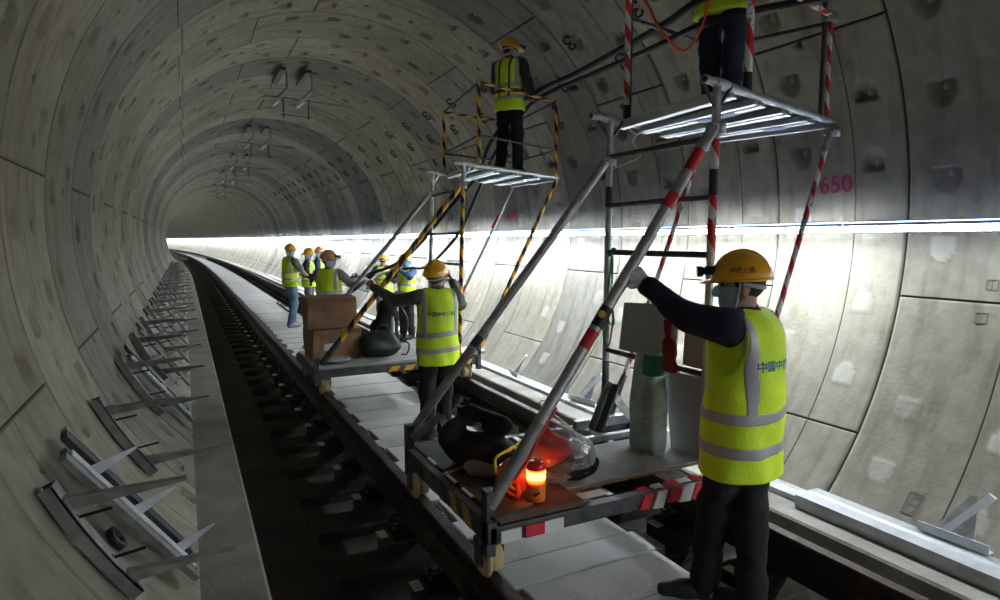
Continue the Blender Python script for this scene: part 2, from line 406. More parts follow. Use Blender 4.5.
def pocket(U, V, o, filled):
    t = o * U; hw = .085 * np.sqrt(np.clip(1 - (t / .17) ** 2, 0, 1)) ** .7
    inside = (t > 0) & (t < .17) & (np.abs(V) < hw)
    edge = np.clip((hw - np.abs(V)) / .012, 0, 1) * np.clip(t / .008, 0, 1)
    if filled: return np.where(inside, -.008 * edge, 0), inside
    return np.where(inside, .08 * np.clip(1.05 - t / .17, 0, 1) * edge, 0), inside
RING = {0: [-33, 31, 98, 133, 198, 262], 1: [-11, 56, 112, 134, 174, 241]}
def ring_mesh_cols(k, fine):
    """s samples inside ring k"""
    if fine == 2: n = 50
    elif fine == 1: n = 16
    else: n = 5
    s = list(np.linspace(.0105, PITCH - .0105, n)) + [0, .0083, PITCH - .0083]
    if fine: s += [.388, .3895, .3975, .399]
    return np.array(sorted(s))
def lining(name, t0, t1):
    V = []; F = []; Cc = []; base = 0
    k0 = int(math.floor((YN - J0) / PITCH)); k1 = int((YF - J0) / PITCH)
    for k in range(k0, k1):
        fine = 2 if -3 <= k <= 8 else (1 if -5 <= k <= 34 else 0)
        if name == 'wall_left' and k < -2: fine = min(fine, 1)
        js = RING[k % 2]; ss = ring_mesh_cols(k, fine); y0 = J0 + k * PITCH
        st = {2: .36, 1: 1.0, 0: 3.0}[fine]
        th = list(np.arange(t0, t1 + 1e-6, (t1 - t0) / round((t1 - t0) / st)))
        for j in js:
            for jj in (j, j - 360):
                if t0 < jj < t1: th = [q for q in th if abs(q - jj) > .18] + [jj - .17, jj - .12, jj + .12, jj + .17]
        th = np.array(sorted(th)); T, S = np.meshgrid(th, ss, indexing='ij')
        D = np.zeros(T.shape); Cg = np.zeros(T.shape); Cp = np.zeros(T.shape)
        g = (S < .0085) | (S > PITCH - .0085); D[g] = .022; Cg[g] = 1
        if fine:
            g = (S > .389) & (S < .398); D[g] = .006; Cg[g] = .85
        for j in js:
            g = (np.abs(T - j) < .13) | (np.abs(T - (j - 360)) < .13); D[g] = .022; Cg[g] = 1
        if fine:
            rr = np.random.default_rng(k + 50)
            a = -56.25 + 5.6 * (k % 2)
            while a < 240:
                for sc, o in ((.25, 1), (.84, -1)):
                    if rr.random() < .92:
                        aa = a + (3 if o < 0 else -3) + rr.uniform(-.8, .8); jd = min(abs(((aa - j + 180) % 360) - 180) for j in js)
                        if jd > 3.9:
                            oo = o if (a < 90) else -o
                            U = np.radians(T - aa) * TR; W = S - sc; fl = aa < 3
                            d, ins = pocket(U, W, oo, fl); D = np.where(ins, d, D)
                            if fl: Cp = np.where(ins, .55 * rr.uniform(.2, 1), Cp)
                            if fine == 2 and not fl:
                                bo = (U - oo * .045) ** 2 + W ** 2 < .019 ** 2; Cp = np.where(bo, 1, Cp); D = np.where(bo, D - .04, D)
                        if aa > 8 and rr.random() < .3:   # round grout hole beside
                            U = np.radians(T - (aa + 4.2)) * TR; W = S - (sc + .16 * (1 if sc < .5 else -1)); h = U ** 2 + W ** 2 < .03 ** 2
                            D = np.where(h, .03, D); Cg = np.where(h, .8, Cg)
                a += 11.25
        r = TR + D; cx, cy, tt = path(y0 + S)
        x = r * np.cos(np.radians(T)); z = ZC + r * np.sin(np.radians(T))
        P = np.stack([cx + x * np.cos(tt), cy + x * np.sin(tt), z], -1).reshape(-1, 3)
        tone = {3: .25, 4: .8, 7: .3, 12: .0, 13: .1, 16: .3, 17: .0, 22: .1, 23: .2, 30: 0}.get(k, .75 + .25 * math.sin(k * 2.4))
        Ca = np.stack([Cg, np.full(T.shape, tone), Cp, np.ones(T.shape)], -1).reshape(-1, 4)
        n0, n1 = T.shape; i = np.arange(n0 * n1).reshape(n0, n1) + base
        F.append(np.stack([i[:-1, :-1], i[:-1, 1:], i[1:, 1:], i[1:, :-1]], -1).reshape(-1, 4)); V.append(P); Cc.append(Ca); base += n0 * n1
    V = np.concatenate(V); F = np.concatenate(F); Cc = np.concatenate(Cc)
    me = bpy.data.meshes.new(name); me.vertices.add(len(V)); me.vertices.foreach_set('co', V.ravel())
    me.loops.add(len(F) * 4); me.loops.foreach_set('vertex_index', F.ravel()); me.polygons.add(len(F))
    me.polygons.foreach_set('loop_start', np.arange(0, len(F) * 4, 4)); me.update(calc_edges=True)
    ca = me.color_attributes.new('Col', 'FLOAT_COLOR', 'POINT'); ca.data.foreach_set('color', Cc.ravel())
    return struct(link(name, me, M['wall']))
lining('wall_right', -50, 50); lining('ceiling', 50, 130); lining('wall_left', 130, 230)

def extrude(name, poly, m, s0=YN, s1=YF, kind=True, parent=None, step=None):
    """closed (x,z) profile swept along the tunnel path"""
    ss = [s0] + [q for q in np.arange(math.ceil(s0), s1, 1.0) if s0 < q < s1 and (q >= S0 - 1 or q % 6 == 0)] + [s1]
    n = len(poly); vs = []; fs = []
    for s in ss: vs += [pt(s, x, z) for x, z in poly]
    for i in range(len(ss) - 1):
        for k in range(n):
            a = i * n + k; b = i * n + (k + 1) % n; fs.append((a, b, b + n, a + n))
    fs.append(tuple(range(n))); fs.append(tuple(range((len(ss) - 1) * n, len(ss) * n))[::-1])
    mb = MB(); mb.add(vs, fs); o = mb.build(name, m, parent)
    return struct(o) if kind else o
# ledges, bed
extrude('trim_1', [(-2.2, -.75), (-1.60, -.75), (-1.60, -.315), (-1.615, -.30), (-2.2, -.30)], M['ledge'])
extrude('trim_2', [(1.50, -.75), (2.2, -.75), (2.2, -.30), (1.515, -.30), (1.50, -.315)], M['ledge'])
extrude('floor', [(-1.62, -.75), (1.52, -.75), (1.52, -.42), (.45, -.42), (.45, -.42), (-.45, -.42), (-1.62, -.42)], M['bed'])
# rails
RP = [(-.075, -.176), (.075, -.176), (.075, -.166), (.02, -.145), (.009, -.12), (.009, -.05), (.036, -.038), (.036, -.008), (.028, 0), (-.028, 0), (-.036, -.008), (-.036, -.038), (-.009, -.05), (-.009, -.12), (-.02, -.145), (-.075, -.166)]
for sx, lab in ((-.7525, 'brown steel rail nearer the bracket-lined left wall, carrying the left trolley wheels'), (.7525, 'brown steel rail nearer the brightly lit right wall')):
    o = extrude('rail', [(sx + a, b) for a, b in RP], M['rail'], kind=False)
    tag(o, lab, 'rail')
# sleepers with their fastenings
def sleeper():
    root = empty('sleeper')
    mb = MB()
    mb.hexa([(-.50, -.12, -.45), (.50, -.12, -.45), (.50, .12, -.45), (-.50, .12, -.45), (-.50, -.12, -.277), (.50, -.12, -.277), (.50, .12, -.277), (-.50, .12, -.277)])
    mb.cur = 1  # outer ends and rail seats in a darker, browner concrete
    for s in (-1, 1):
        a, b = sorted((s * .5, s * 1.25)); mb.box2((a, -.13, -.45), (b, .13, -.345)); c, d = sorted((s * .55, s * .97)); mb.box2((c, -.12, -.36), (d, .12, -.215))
    mb.build('concrete_block', [M['sleeper'], M['sleeper_dark']], root, bevel=.012)
    for s in (-1, 1):
        q = MB(); x = s * .7525
        q.box((x, 0, -.205), (.36, .17, .018)); q.box((x, 0, -.188), (.17, .16, .018))
        f = q.build('fastener_plate', M['iron'], root, bevel=.004)
        for d in (-1, 1): w = MB(); w.box((x + d * .15, 0, -.172), (.035, .06, .05)); w.build('shoulder', M['iron'], f)
        for d in (-1, 1):
            c = MB(); X = x + d * .105
            c.tube(bez([(X + d * .05, -.05, -.165), (X + d * .055, .03, -.15), (X + d * .02, .06, -.12), (X - d * .02, .035, -.145), (X - d * .01, -.02, -.15), (X + d * .02, -.055, -.13), (X + d * .045, -.02, -.15)], 5), .009, 6)
            c.build('spring_clip', M['clip'], f)
        e = MB(); a = x + .10; e.box((x - .215, .02, -.211), (.05, .09, .006)); e.build('painted_light_patch', M['offwhite'], f)  # pale quad painted for the light falling through under the rail
    return root
proto = sleeper(); k = 0; far = MB()
for i in range(-2, 100):
    s = 2.78 + .6 * i
    if s > 62: break
    v = pt(s, 0, 0); t = float(path(s)[2])
    o = proto if k == 0 else copy_tree(proto); k += 1
    if s > 30 and k > 1:
        pass
    o.location = v; o.rotation_euler = (0, 0, t)
    tag(o, 'concrete sleeper with black rail fastenings, one of the row under the two rails', 'sleeper', 'sleepers under the track')
# concrete infill between the sleepers, walked on
kk = 0; im = MB()
im.hexa([(-.445, -.174, -.45), (.43, -.174, -.45), (.43, .174, -.45), (-.445, .174, -.45), (-.445, -.174, -.282), (.43, -.174, -.282), (.43, .174, -.282), (-.445, .174, -.282)])
first = im.build('infill_slab', M['slab'], bevel=.01)
for i in range(-2, 100):
    s = 3.08 + .6 * i
    if s > 62: break
    o = first if kk == 0 else first.copy()
    if kk: COL.objects.link(o)
    kk += 1; o.location = pt(s, random.uniform(-.012, .012), random.uniform(-.004, .003)); o.rotation_euler = (0, 0, float(path(s)[2]) + random.uniform(-.006, .006))
    tag(o, 'pale concrete infill slab between two sleepers in the middle of the track', 'slab', 'infill slabs along the middle of the track')
extrude('trim_3', [(-.45, -.43), (.43, -.43), (.43, -.284), (-.45, -.284)], M['slab'], 62, YF)

# ---------------------------------------------------------------- light strip on the right wall
def light(m_led, m_glow):
    root = empty('tube_light'); hb = MB()
    hb.box((.0, 0, .022), (.11, 1.05, .02), (0, R_(LT), 0)); hb.box((.13, -.5, .03), (.36, .03, .02)); hb.box((.13, .5, .03), (.36, .03, .02)); hb.build('housing', M['steel_white'], root)
    tb = MB(); tb.box((.0, 0, .0), (.085, 1.04, .012), (0, R_(LT), 0)); tb.build('led_strip', m_led, root)
    gb = MB(); gb.tube([(-.058, -.52, .004), (-.058, .52, .004)], .0125, 8); gb.build('glowing_edge', m_glow, root)
    ub = MB(); ub.tube([(.03, -.52, .046), (.03, .52, .046)], .008, 8); ub.build('added_halo_tube', M['bluehalo'], root)  # added blue tube, stands in for camera bloom on the wall above
    return root
LT = 14
p0 = light(M['tube'], M['glow']); p1 = light(M['tube_near'], M['glow']); p2 = light(M['tube_back'], M['glow']); n = 0
s = -8.2
while s < 148:
    nr = .2 < s < 3.3
    o = (p1 if nr else (p2 if s < .2 else p0)); o = copy_tree(o); n += 1
    o.location = pt(s, 2.37, 1.555); o.rotation_euler = (0, 0, float(path(s)[2]))
    tag(o, 'glowing white tube light in the continuous line along the right wall', 'light', 'tube lights along the right wall')
    s += 1.06
for q in (p0, p1, p2):
    for ch in list(q.children): bpy.data.objects.remove(ch)
    bpy.data.objects.remove(q)

# ---------------------------------------------------------------- stencilled ring numbers
def wall_number(txt, s, ang, size, bold=.025):
    me = text_mesh(txt, size, bold); a0 = R_(ang)
    for v in me.vertices:
        th = a0 + v.co.y / TR; sx = s - v.co.x; r = TR - .010
        v.co = (r * math.cos(th), sx, ZC + r * math.sin(th))
    o = link('ring_number', me, M['wallred']); return o
tag(wall_number('650', 3.25, 6.6, .19, .014), 'red ring number 650 stencilled on the grey lining above the light strip', 'number')
tag(wall_number('645', 8.70, 5.4, .25, .012), 'red ring number 645 stencilled on the lining beneath the far platform', 'number')

def cast_mark(txt, s, ang, size, label, w, hgt, turn):
    """letters cast in the concrete inside a thin square frame"""
    root = empty('cast_mark', (TR * math.cos(R_(ang)), s, ZC + TR * math.sin(R_(ang))), 0, label, 'mark')
    def wrap(a, b):
        if turn: a, b = b, -a
        th = R_(ang) + b / TR; r = TR - .006; return (r * math.cos(th), s - a, ZC + r * math.sin(th))
    me = text_mesh(txt, size, .01)
    for v in me.vertices: v.co = wrap(v.co.x, v.co.y)
    link('letters', me, M['castmark'], root)
    g = MB()
    for a0, b0, a1, b1 in ((-w, -hgt, w, -hgt + .005), (-w, hgt - .005, w, hgt), (-w, -hgt, -w + .005, hgt), (w - .005, -hgt, w, hgt)):
        p = [wrap(a0, b0), wrap(a1, b0), wrap(a1, b1), wrap(a0, b1)]; n = Vector((math.cos(R_(ang)), 0, math.sin(R_(ang)))) * .004
        g.hexa([Vector(q) + n for q in p] + [Vector(q) - n * .2 for q in p])
    g.build('frame', M['castmark'], root)
cast_mark('A3T', 2.19, -40.4, .085, 'cast letters A3T near the foot of the right wall by the angle bracket', .075, .04, True)
cast_mark('J', 2.13, -8.6, .06, 'upper small framed mark cast in the near right wall, above the joint', .035, .035, False)
cast_mark('J', 2.16, -13.2, .06, 'lower small framed mark cast in the near right wall, under the joint', .035, .035, False)

# ---------------------------------------------------------------- wall brackets, left
def wall_pt(deg, r=TR): return Vector((r * math.cos(R_(deg)), 0, ZC + r * math.sin(R_(deg))))
def bracket():
    root = empty('cable_bracket', (-2.45, 0, .5)); sp = MB()
    A = [wall_pt(203.8 + q, TR - .012) for q in np.linspace(0, 12.5, 9)]; B = [wall_pt(203.8 + q, TR - .065) for q in np.linspace(0, 12.5, 9)]
    w = .042
    for i in range(8):
        a, b, c, d = A[i], A[i + 1], B[i + 1], B[i]
        for (y0, y1, p, q, rr, ss) in ((-w, -w + .008, a, b, c, d), (w - .008, w, a, b, c, d)):
            sp.hexa([p + Vector((0, y0, 0)), q + Vector((0, y0, 0)), q + Vector((0, y1, 0)), p + Vector((0, y1, 0)), ss + Vector((0, y0, 0)), rr + Vector((0, y0, 0)), rr + Vector((0, y1, 0)), ss + Vector((0, y1, 0))])
        e = (c - b).normalized() * .008
        sp.hexa([d + Vector((0, -w, 0)), c + Vector((0, -w, 0)), c + Vector((0, w, 0)), d + Vector((0, w, 0)), d - e + Vector((0, -w, 0)), c - e + Vector((0, -w, 0)), c - e + Vector((0, w, 0)), d - e + Vector((0, w, 0))])
    sp.build('spine', M['bracket'], root)
    for q, L in ((1.6, .435), (10.3, .41)):
        p = wall_pt(203.8 + q, TR - .06); arm = MB()
        arm.prism([(0, -.055), (0, .012), (L, .022), (L, .0)], (0, .006, 0), p + Vector((0, 0, 0)), (1, 0, 0), (0, 0, 1))
        arm.prism([(0, .004), (0, .012), (L, .022), (L, .014)], (0, -.035, 0), p + Vector((0, 0, 0)), (1, 0, 0), (0, 0, 1))
        arm.build('arm', M['bracket'], root)
    for q in (3.6, 8.4):
        p = wall_pt(203.8 + q, TR - .05); b = MB(); b.tube([p, p + Vector((.13, 0, .02))], .007, 6); b.tube([p, p + Vector((.012, 0, 0))], .018, 6); b.build('bolt', M['iron'], root)
    return root
pb = bracket(); i = 0
for s in [2.9 + 1.5 * j for j in range(20)]:
    o = pb if i == 0 else copy_tree(pb); i += 1
    v = pt(s, -2.45, .5); o.location = v; o.rotation_euler = (0, 0, float(path(s)[2]) + random.uniform(-.03, .03))
    tag(o, 'two-armed grey steel cable bracket bolted to the foot of the left wall', 'bracket', 'bolted brackets along the left wall')
pb['label'] = 'nearest two-armed bracket bolted to the left wall, beside the bright loose bracket'; del pb['group']

def loose_bracket(label, a, b, m1, tilt=0, group=None):
    """ladder-like bracket leaning on the wall foot: spine a->b, three pointed arms, back channels"""
    a = Vector(a); b = Vector(b); root = empty('loose_bracket', b, 0, label, 'bracket', group)
    d = (b - a); L = d.length; d.normalize(); nrm = Vector((.82, 0, .57)); side = d.cross(nrm).normalized()
    if side.y < 0: side = -side
    nrm = side.cross(d).normalized()
    if nrm.x < 0: nrm = -nrm
    c = MB(); c.beam(a, b, .062, .006, nrm) if False else c.add(*plate(a, b, side, nrm, .028, .006)); c.build('spine', m1, root)
    for q in (.16, .50, .86):
        p = a + d * L * q + side * .02; e = MB(); t = p + side * .07 + Vector((.17, 0, .05))
        w = d * .03; e.hexa([p - w, t - w * .2, t + w * .2, p + w, p - w + nrm * .006, t - w * .2 + nrm * .006, t + w * .2 + nrm * .006, p + w + nrm * .006]); e.build('arm', m1, root)
    for sgn, wd in ((-1, .05), (.0, .03), (2.6, .055), (3.6, .03)):
        e = MB(); o_ = side * (sgn * .062) - nrm * .03; e.add(*plate(a + o_ - d * .03, b + o_ + d * .02, side, nrm, wd * .6, .03)); e.build('back_channel', M['darkplate'] if sgn in (.0, 2.6) else M['bracket'], root)
    return root
def plate(a, b, side, nrm, w, t):
    p = [a - side * w, b - side * w, b + side * w, a + side * w]; q = [v + nrm * t for v in p]
    return p + q, [(3, 2, 1, 0), (4, 5, 6, 7), (0, 1, 5, 4), (1, 2, 6, 5), (2, 3, 7, 6), (3, 0, 4, 7)]
def wl(deg, y, r=TR - .09): v = wall_pt(deg, r); v.y = y; return v
loose_bracket('bright galvanised loose bracket with three pointed arms, nearest on the left ledge', wl(203.5, 3.2), wl(222.0, 3.38), M['bracket_bright'])
loose_bracket('second loose galvanised bracket with a black end, lying beyond the nearest one', wl(205.5, 6.2), wl(222.5, 6.45), M['bracket_bright'])
loose_bracket('third loose bracket leaning at the foot of the left wall', wl(205, 7.8), wl(222, 8.0), M['bracket'])
for y in (9.3, 10.8, 12.3, 13.8, 15.3, 18.3, 21.3):
    loose_bracket('loose steel bracket leaning at the far foot of the left wall', wl(205, y), wl(222, y + .25), M['bracket'], group='far loose brackets at the left wall')
# washer-like ring by the near bracket
mb = MB(); c = wl(212.5, 3.12, TR - .03); mb.lathe([(.03, 0), (.03, .03), (.055, .03), (.055, 0), (.03, 0)], c, (.85, 0, .5), 20); tag(mb.build('rubber_ring', M['black']), 'small black rubber ring behind the nearest left bracket', 'ring')

# ---------------------------------------------------------------- right ledge
def profile(s0, s1, x0, x1, z0, z1, name, m, label, group=None):
    root = empty(name, pt((s0 + s1) / 2, (x0 + x1) / 2, z0), 0, label, 'profile', group)
    w = x1 - x0
    extrude('tray', [(x0, z0), (x1, z0), (x1, z1), (x1 - .012, z1), (x1 - .012, z0 + .01), (x0 + .012, z0 + .01), (x0 + .012, z1), (x0, z1)], m, s0, s1, kind=False, parent=root)
    extrude('lid', [(x0 + .01, z1 - .012), (x1 - .01, z1 - .012), (x1 - .01, z1), (x0 + w * .6, z1 + .006), (x0 + w * .5, z1 - .004), (x0 + w * .4, z1 + .006), (x0 + .01, z1)], m, s0, s1, kind=False, parent=root)
    return root
profile(-4, 2.72, 1.67, 1.90, -.30, -.215, 'cable_tray', M['steel_white'], 'thick pale cable tray along the right ledge, nearest length')
lens = [(2.74, 5.7), (5.72, 8.7), (8.72, 11.7), (11.72, 14.7), (14.72, 20.7), (20.72, 26.7), (26.72, 33)]
for i, (a, b) in enumerate(lens):
    profile(a, b, 1.74, 1.90, -.30, -.262, 'cable_tray', M['steel_white'], 'thin bright cable tray along the foot of the right wall', 'thin cable trays along the right wall')
def angle_bracket(label, loc, rz, sc=1.0):
    root = empty('angle_bracket', loc, rz, label, 'bracket')
    a = MB(); a.box((0, 0, .012), (.055 * sc, .36 * sc, .006)); a.box((-.025 * sc, 0, .035 * sc), (.006, .36 * sc, .05 * sc)); a.build('base_angle', M['bracket_bright'], root, world=False)
    b = MB(); b.prism([(-.10 * sc, 0), (.12 * sc, 0), (-.02 * sc, .27 * sc), (-.05 * sc, .27 * sc)], (.006, 0, 0), (0, 0, .015), (0, 1, 0), (.45, 0, .9)); b.build('gusset', M['steel'], root, world=False)
    c = MB(); c.prism([(.05 * sc, 0), (.09 * sc, 0), (-.10 * sc, .31 * sc), (-.14 * sc, .29 * sc)], (.02, 0, 0), (-.02, 0, .015), (0, 1, 0), (.45, 0, .9)); c.build('strut', M['bracket_bright'], root, world=False)
    return root
angle_bracket('blue-grey angle bracket standing on the near right ledge', (1.88, 1.86, -.21), .05, 1.0)
angle_bracket('angle bracket on the right ledge seen through the near scaffold frame', (1.83, 5.45, -.255), .2, 1.1)
angle_bracket('small angle bracket on the right ledge between the two trolleys', (1.83, 7.0, -.255), -.2, .95)

# ---------------------------------------------------------------- cable hooks and roof brackets
def hook():
    o = MB(); o.tube(bez([(0, .0, .03), (.015, .0, .06), (.065, 0, .065), (.07, 0, .02), (.03, 0, .0), (.075, 0, -.015), (.08, 0, -.065), (.03, 0, -.085), (.0, 0, -.05)], 5), .011, 6)
    return o.build('cable_hook', M['iron'])
h0 = hook(); n = 0
for ang in (47, 38.5):
    s = 3.0 if ang == 38.5 else 3.55
    while s < 30:
        o = h0 if n == 0 else h0.copy()
        if n: COL.objects.link(o)
        n += 1; v = pt(s, (TR - .02) * math.cos(R_(ang)), ZC + (TR - .02) * math.sin(R_(ang))); o.location = v
        # local x points into the tunnel
        ax = Vector((-math.cos(R_(ang)), 0, -math.sin(R_(ang)))); y = Vector((math.sin(R_(ang)), 0, -math.cos(R_(ang))))
        z = Vector((0, 1, 0)); rm = Matrix((ax * .6 + z * .8, ax.cross(z) * 1, z)).transposed()
        X = (z * 1 + ax * .5).normalized(); Z = y; Y = Z.cross(X); o.rotation_euler = Matrix((X, Y, Z)).transposed().to_euler()
        tag(o, 'small black cable hook in the rows on the upper right lining', 'hook', 'cable hooks on the upper right lining')
        s += PITCH
def roof_bracket():
    root = empty('roof_bracket', (0, 0, 4.25))
    for x in (-.38, .02):
        c = MB(); c.beam((x, -.55, 4.21), (x, .5, 4.21), .09, .05); c.build('ceiling_channel', M['steel_dark'], root)
        d = MB(); d.beam((x + .12, -.1, 4.26), (x + .12, -.1, 4.0), .04, .03); d.beam((x + .12, -.1, 4.0), (x + .0, .1, 3.88), .05, .03); d.build('drop_arm', M['bracket'], root)
        e = MB(); e.beam((x + .02, .12, 3.86), (x - .06, .32, 3.80), .05, .04); e.build('insulator', M['offwhite'], root)
    b = MB(); b.beam((-.60, .1, 3.90), (.78, .25, 3.86), .035, .03); b.build('cross_bar', M['bracket'], root)
    for x in (-.30, .12): v = MB(); v.beam((x, .12, 3.90), (x, .15, 3.56), .016, .016); v.build('hanger_rod', M['iron'], root)
    w = MB(); w.beam((-.36, .15, 3.62), (.17, .17, 3.60), .025, .02); w.build('lower_bar', M['bracket'], root)
    return root
rb = roof_bracket()
for i, s in enumerate((11.3, 17.0, 22.5, 28.0, 35.0)):
    o = rb if i == 0 else copy_tree(rb); o.location = pt(s, 0, 4.25); o.rotation_euler = (0, 0, float(path(s)[2]))
    tag(o, ['steel frame bracket hanging from the tunnel crown, nearest of the row', 'second crown bracket hanging beyond the nearest', 'small crown bracket, third of the receding row', 'fourth crown bracket of the receding row', 'farthest crown bracket of the receding row'][i], 'bracket')
# ================================================================ TROLLEYS
def wheel(parent, x, y, side):
    """nylon flanged wheel running on the rail at x, with its fork"""
    w = MB(); r = .066
    w.lathe([(.014, -.045), (r, -.045), (r + .0, .012), (r - .006, .015), (r + .018, .02), (r + .018, .034), (r - .01, .045), (.014, .045)], (x, y, r + .002), (-side * 1.0, 0, 0), 28)
    for k in (-.03, -.005): w.lathe([(r + .0006, k), (r + .0012, k + .002), (r + .0006, k + .004)], (x, y, r + .002), (-side, 0, 0), 28)
    o = w.build('wheel', M['wheel'], parent)
    h = MB(); h.tube([(x - .062, y, r), (x + .062, y, r)], .012, 10); h.build('axle', M['steel_dark'], o)
    f = MB()
    for d in (-.056, .056): f.box((x + d, y, .10), (.008, .06, .11))
    f.box((x, y, .156), (.12, .08, .012)); f.build('fork', M['steel_dark'], parent)
def clamp(parent, p, ax=(0, 0, 1)):
    c = MB(); p = Vector(p); c.lathe([(.02, -.028), (.037, -.028), (.037, .028), (.02, .028)], p, ax, 10); a = Vector(ax).orthogonal().normalized()
    c.box(p + Vector((-.045, 0, 0)), (.04, .05, .045)); c.tube([p + Vector((-.045, -.04, 0)), p + Vector((-.045, .04, 0))], .008, 6)
    c.build('clamp', M['steel'], parent)
def sleeve(parent_pole, name, a, b, t0, t1, r, m, world=True):
    a = Vector(a); b = Vector(b); return pole(name, a.lerp(b, t0), a.lerp(b, t1), r, m, parent_pole.parent if world else None)

def platform(root, NL, NR, FR, FL, marks=False):
    NL, NR, FR, FL = map(Vector, (NL, NR, FR, FL))
    r = .021
    for a, b, e0, e1 in ((NL, NR, .11, .02), (FL, FR, .16, .0)):
        d = (b - a).normalized(); o = pole('platform_tube', a - d * e0, b + d * e1, r, M['steel'], root)
        c = MB(); c.tube([a - d * (e0 * .2), a - d * (e0 * .2) + d * .11], r * 1.25, 14); c.build('coupler', M['steel_white'], root)
    pole('edge_tube', NR + Vector((0, .02, -.02)), FR + Vector((0, 0, -.02)), .012, M['steel_dark'], root)
    n = 4
    for i in range(n):       # hook-on planks running along the tunnel
        u0 = .10 + .90 * i / n; u1 = .10 + .90 * (i + .93) / n
        a, b = NL.lerp(NR, u0), NL.lerp(NR, u1); c, d = FL.lerp(FR, u1), FL.lerp(FR, u0); up = Vector((0, 0, 1)); e = up * .004
        q = MB(); z0, z1 = up * .0, up * .008
        q.hexa([a + z0, b + z0, c + z0, d + z0, a + z1, b + z1, c + z1, d + z1])
        for s0, s1 in ((0, .10), (.90, 1)):   # flanges and mid rib pointing down
            A, B, C_, D_ = a.lerp(b, s0), a.lerp(b, s1), d.lerp(c, s1), d.lerp(c, s0); z = up * -.045
            q.hexa([A + z, B + z, C_ + z, D_ + z, A, B, C_, D_])
        for s0, s1 in ((.0, .22), (.86, 1)):
            A, B, C_, D_ = a.lerp(b, s0), a.lerp(b, s1), d.lerp(c, s1), d.lerp(c, s0); z = up * -.045; zz = up * -.04
            q.hexa([A + z, B + z, C_ + z, D_ + z, A + zz, B + zz, C_ + zz, D_ + zz])
        pl = q.build('plank', M['alu'], root)
        w = MB(); A, B, C_, D_ = a.lerp(b, .11), a.lerp(b, .89), d.lerp(c, .89), d.lerp(c, .11); z = up * -.006
        w.hexa([A + z, B + z, C_ + z, D_ + z, A - up * .001, B - up * .001, C_ - up * .001, D_ - up * .001]); w.build('slotted_web', M['slot'], pl)
        if marks and i in (1, 3):
            w = MB(); A, B = a.lerp(d, .2), a.lerp(d, .5 if i == 1 else .35); x = (b - a) * .3; z = up * -.0465
            w.hexa([A + z, A + x + z, B + x + z, B + z, A + z * .98, A + x + z * .98, B + x + z * .98, B + z * .98]); w.build('blue_paint_mark', M['blue'], pl)
    return NL, NR, FR, FL

def base_frame(root, x0, x1, y0, y1, zt, m):
    h = .10; f = MB(); w = .045
    for y in (y0, y1): f.box2((x0, y - w / 2, zt - h), (x1, y + w / 2, zt))
    f.build('cross_channel', m, root, bevel=.003)
    g = MB()
    for x in (x0, x1): g.box2((x - w / 2, y0, zt - h), (x + w / 2, y1, zt - .002))
    g.build('side_channel', m, root, bevel=.003)

# ---- near trolley --------------------------------------------------------------
A = empty('scaffold_trolley', (0, 2.9, 0), 0, 'near wheeled scaffold trolley with red and white taped poles and a cluttered deck', 'trolley')
for y in (2.42, 3.37):
    wheel(A, -.7525, y, 1); wheel(A, .7525, y, -1)
ZT = .265
f = MB(); f.box2((-.79, 2.33, .165), (.86, 2.385, .24)); f.box2((-.79, 3.40, .165), (.86, 3.45, .24)); f.box2((-.1, 2.80, .165), (.86, 2.84, .24)); f.box2((-.1, 3.1, .19), (.86, 3.14, .24)); f.build('cross_channel', M['steel_dark'], A, bevel=.003)
g = MB(); g.box2((-.80, 2.33, .165), (-.755, 3.48, .262)); g.build('side_channel', M['steel_dark'], A, bevel=.003)
g = MB(); g.box2((.83, 2.33, .165), (.87, 3.48, .245)); g.box2((-.12, 2.4, .17), (-.08, 3.44, .24)); g.box2((.38, 2.4, .17), (.42, 3.44, .24)); g.build('side_channel', M['steel'], A, bevel=.003)
g = MB(); g.box2((-.80, 2.345, .10), (-.755, 2.40, .40)); g.build('corner_socket', M['steel_dark'], A, bevel=.003)
g = MB(); g.box2((-.80, 3.42, .10), (-.755, 3.48, .40)); g.build('corner_socket', M['steel_dark'], A, bevel=.003)
g = MB(); g.box2((-.745, 2.40, .248), (-.44, 3.50, .268)); o = g.build('dark_deck_plate', M['darkplate'], A, bevel=.002)
for (x, y) in ((-.52, 3.35), (-.58, 3.0), (-.62, 2.72)): h = MB(); h.tube([(x, y, .2682), (x, y, .2695)], .018, 12); h.build('bolt_hole', M['black'], o)
g = MB(); g.box2((-.74, 2.34, .245), (-.30, 2.60, .275)); g.build('brown_deck_plate', M['brownplate'], A, bevel=.002)['label'] = 'reddish brown plate'
g = MB(); g.hexa([(-.77, 2.31, .275), (-.55, 2.37, .277), (-.57, 2.43, .277), (-.79, 2.37, .275), (-.77, 2.31, .29), (-.55, 2.37, .292), (-.57, 2.43, .292), (-.79, 2.37, .29)]); g.build('corner_strip', M['steel_dark'], A)
g = MB(); g.box2((-.30, 2.50, .245), (.85, 2.98, .268)); g.build('deck_board', M['ply'], A, bevel=.002)['label'] = 'grey plywood board'
g = MB(); g.box2((-.30, 2.492, .25), (.85, 2.499, .262)); g.build('board_edge', M['cardboard'], A)
for (x, y, w) in ((-.26, 2.435, .15), (-.70, 2.70, .0), ): 
    if w: g = MB(); g.box2((x, y - .03, .241), (x + w, y + .03, .247)); g.build('pale_plate', M['offwhite'], A)
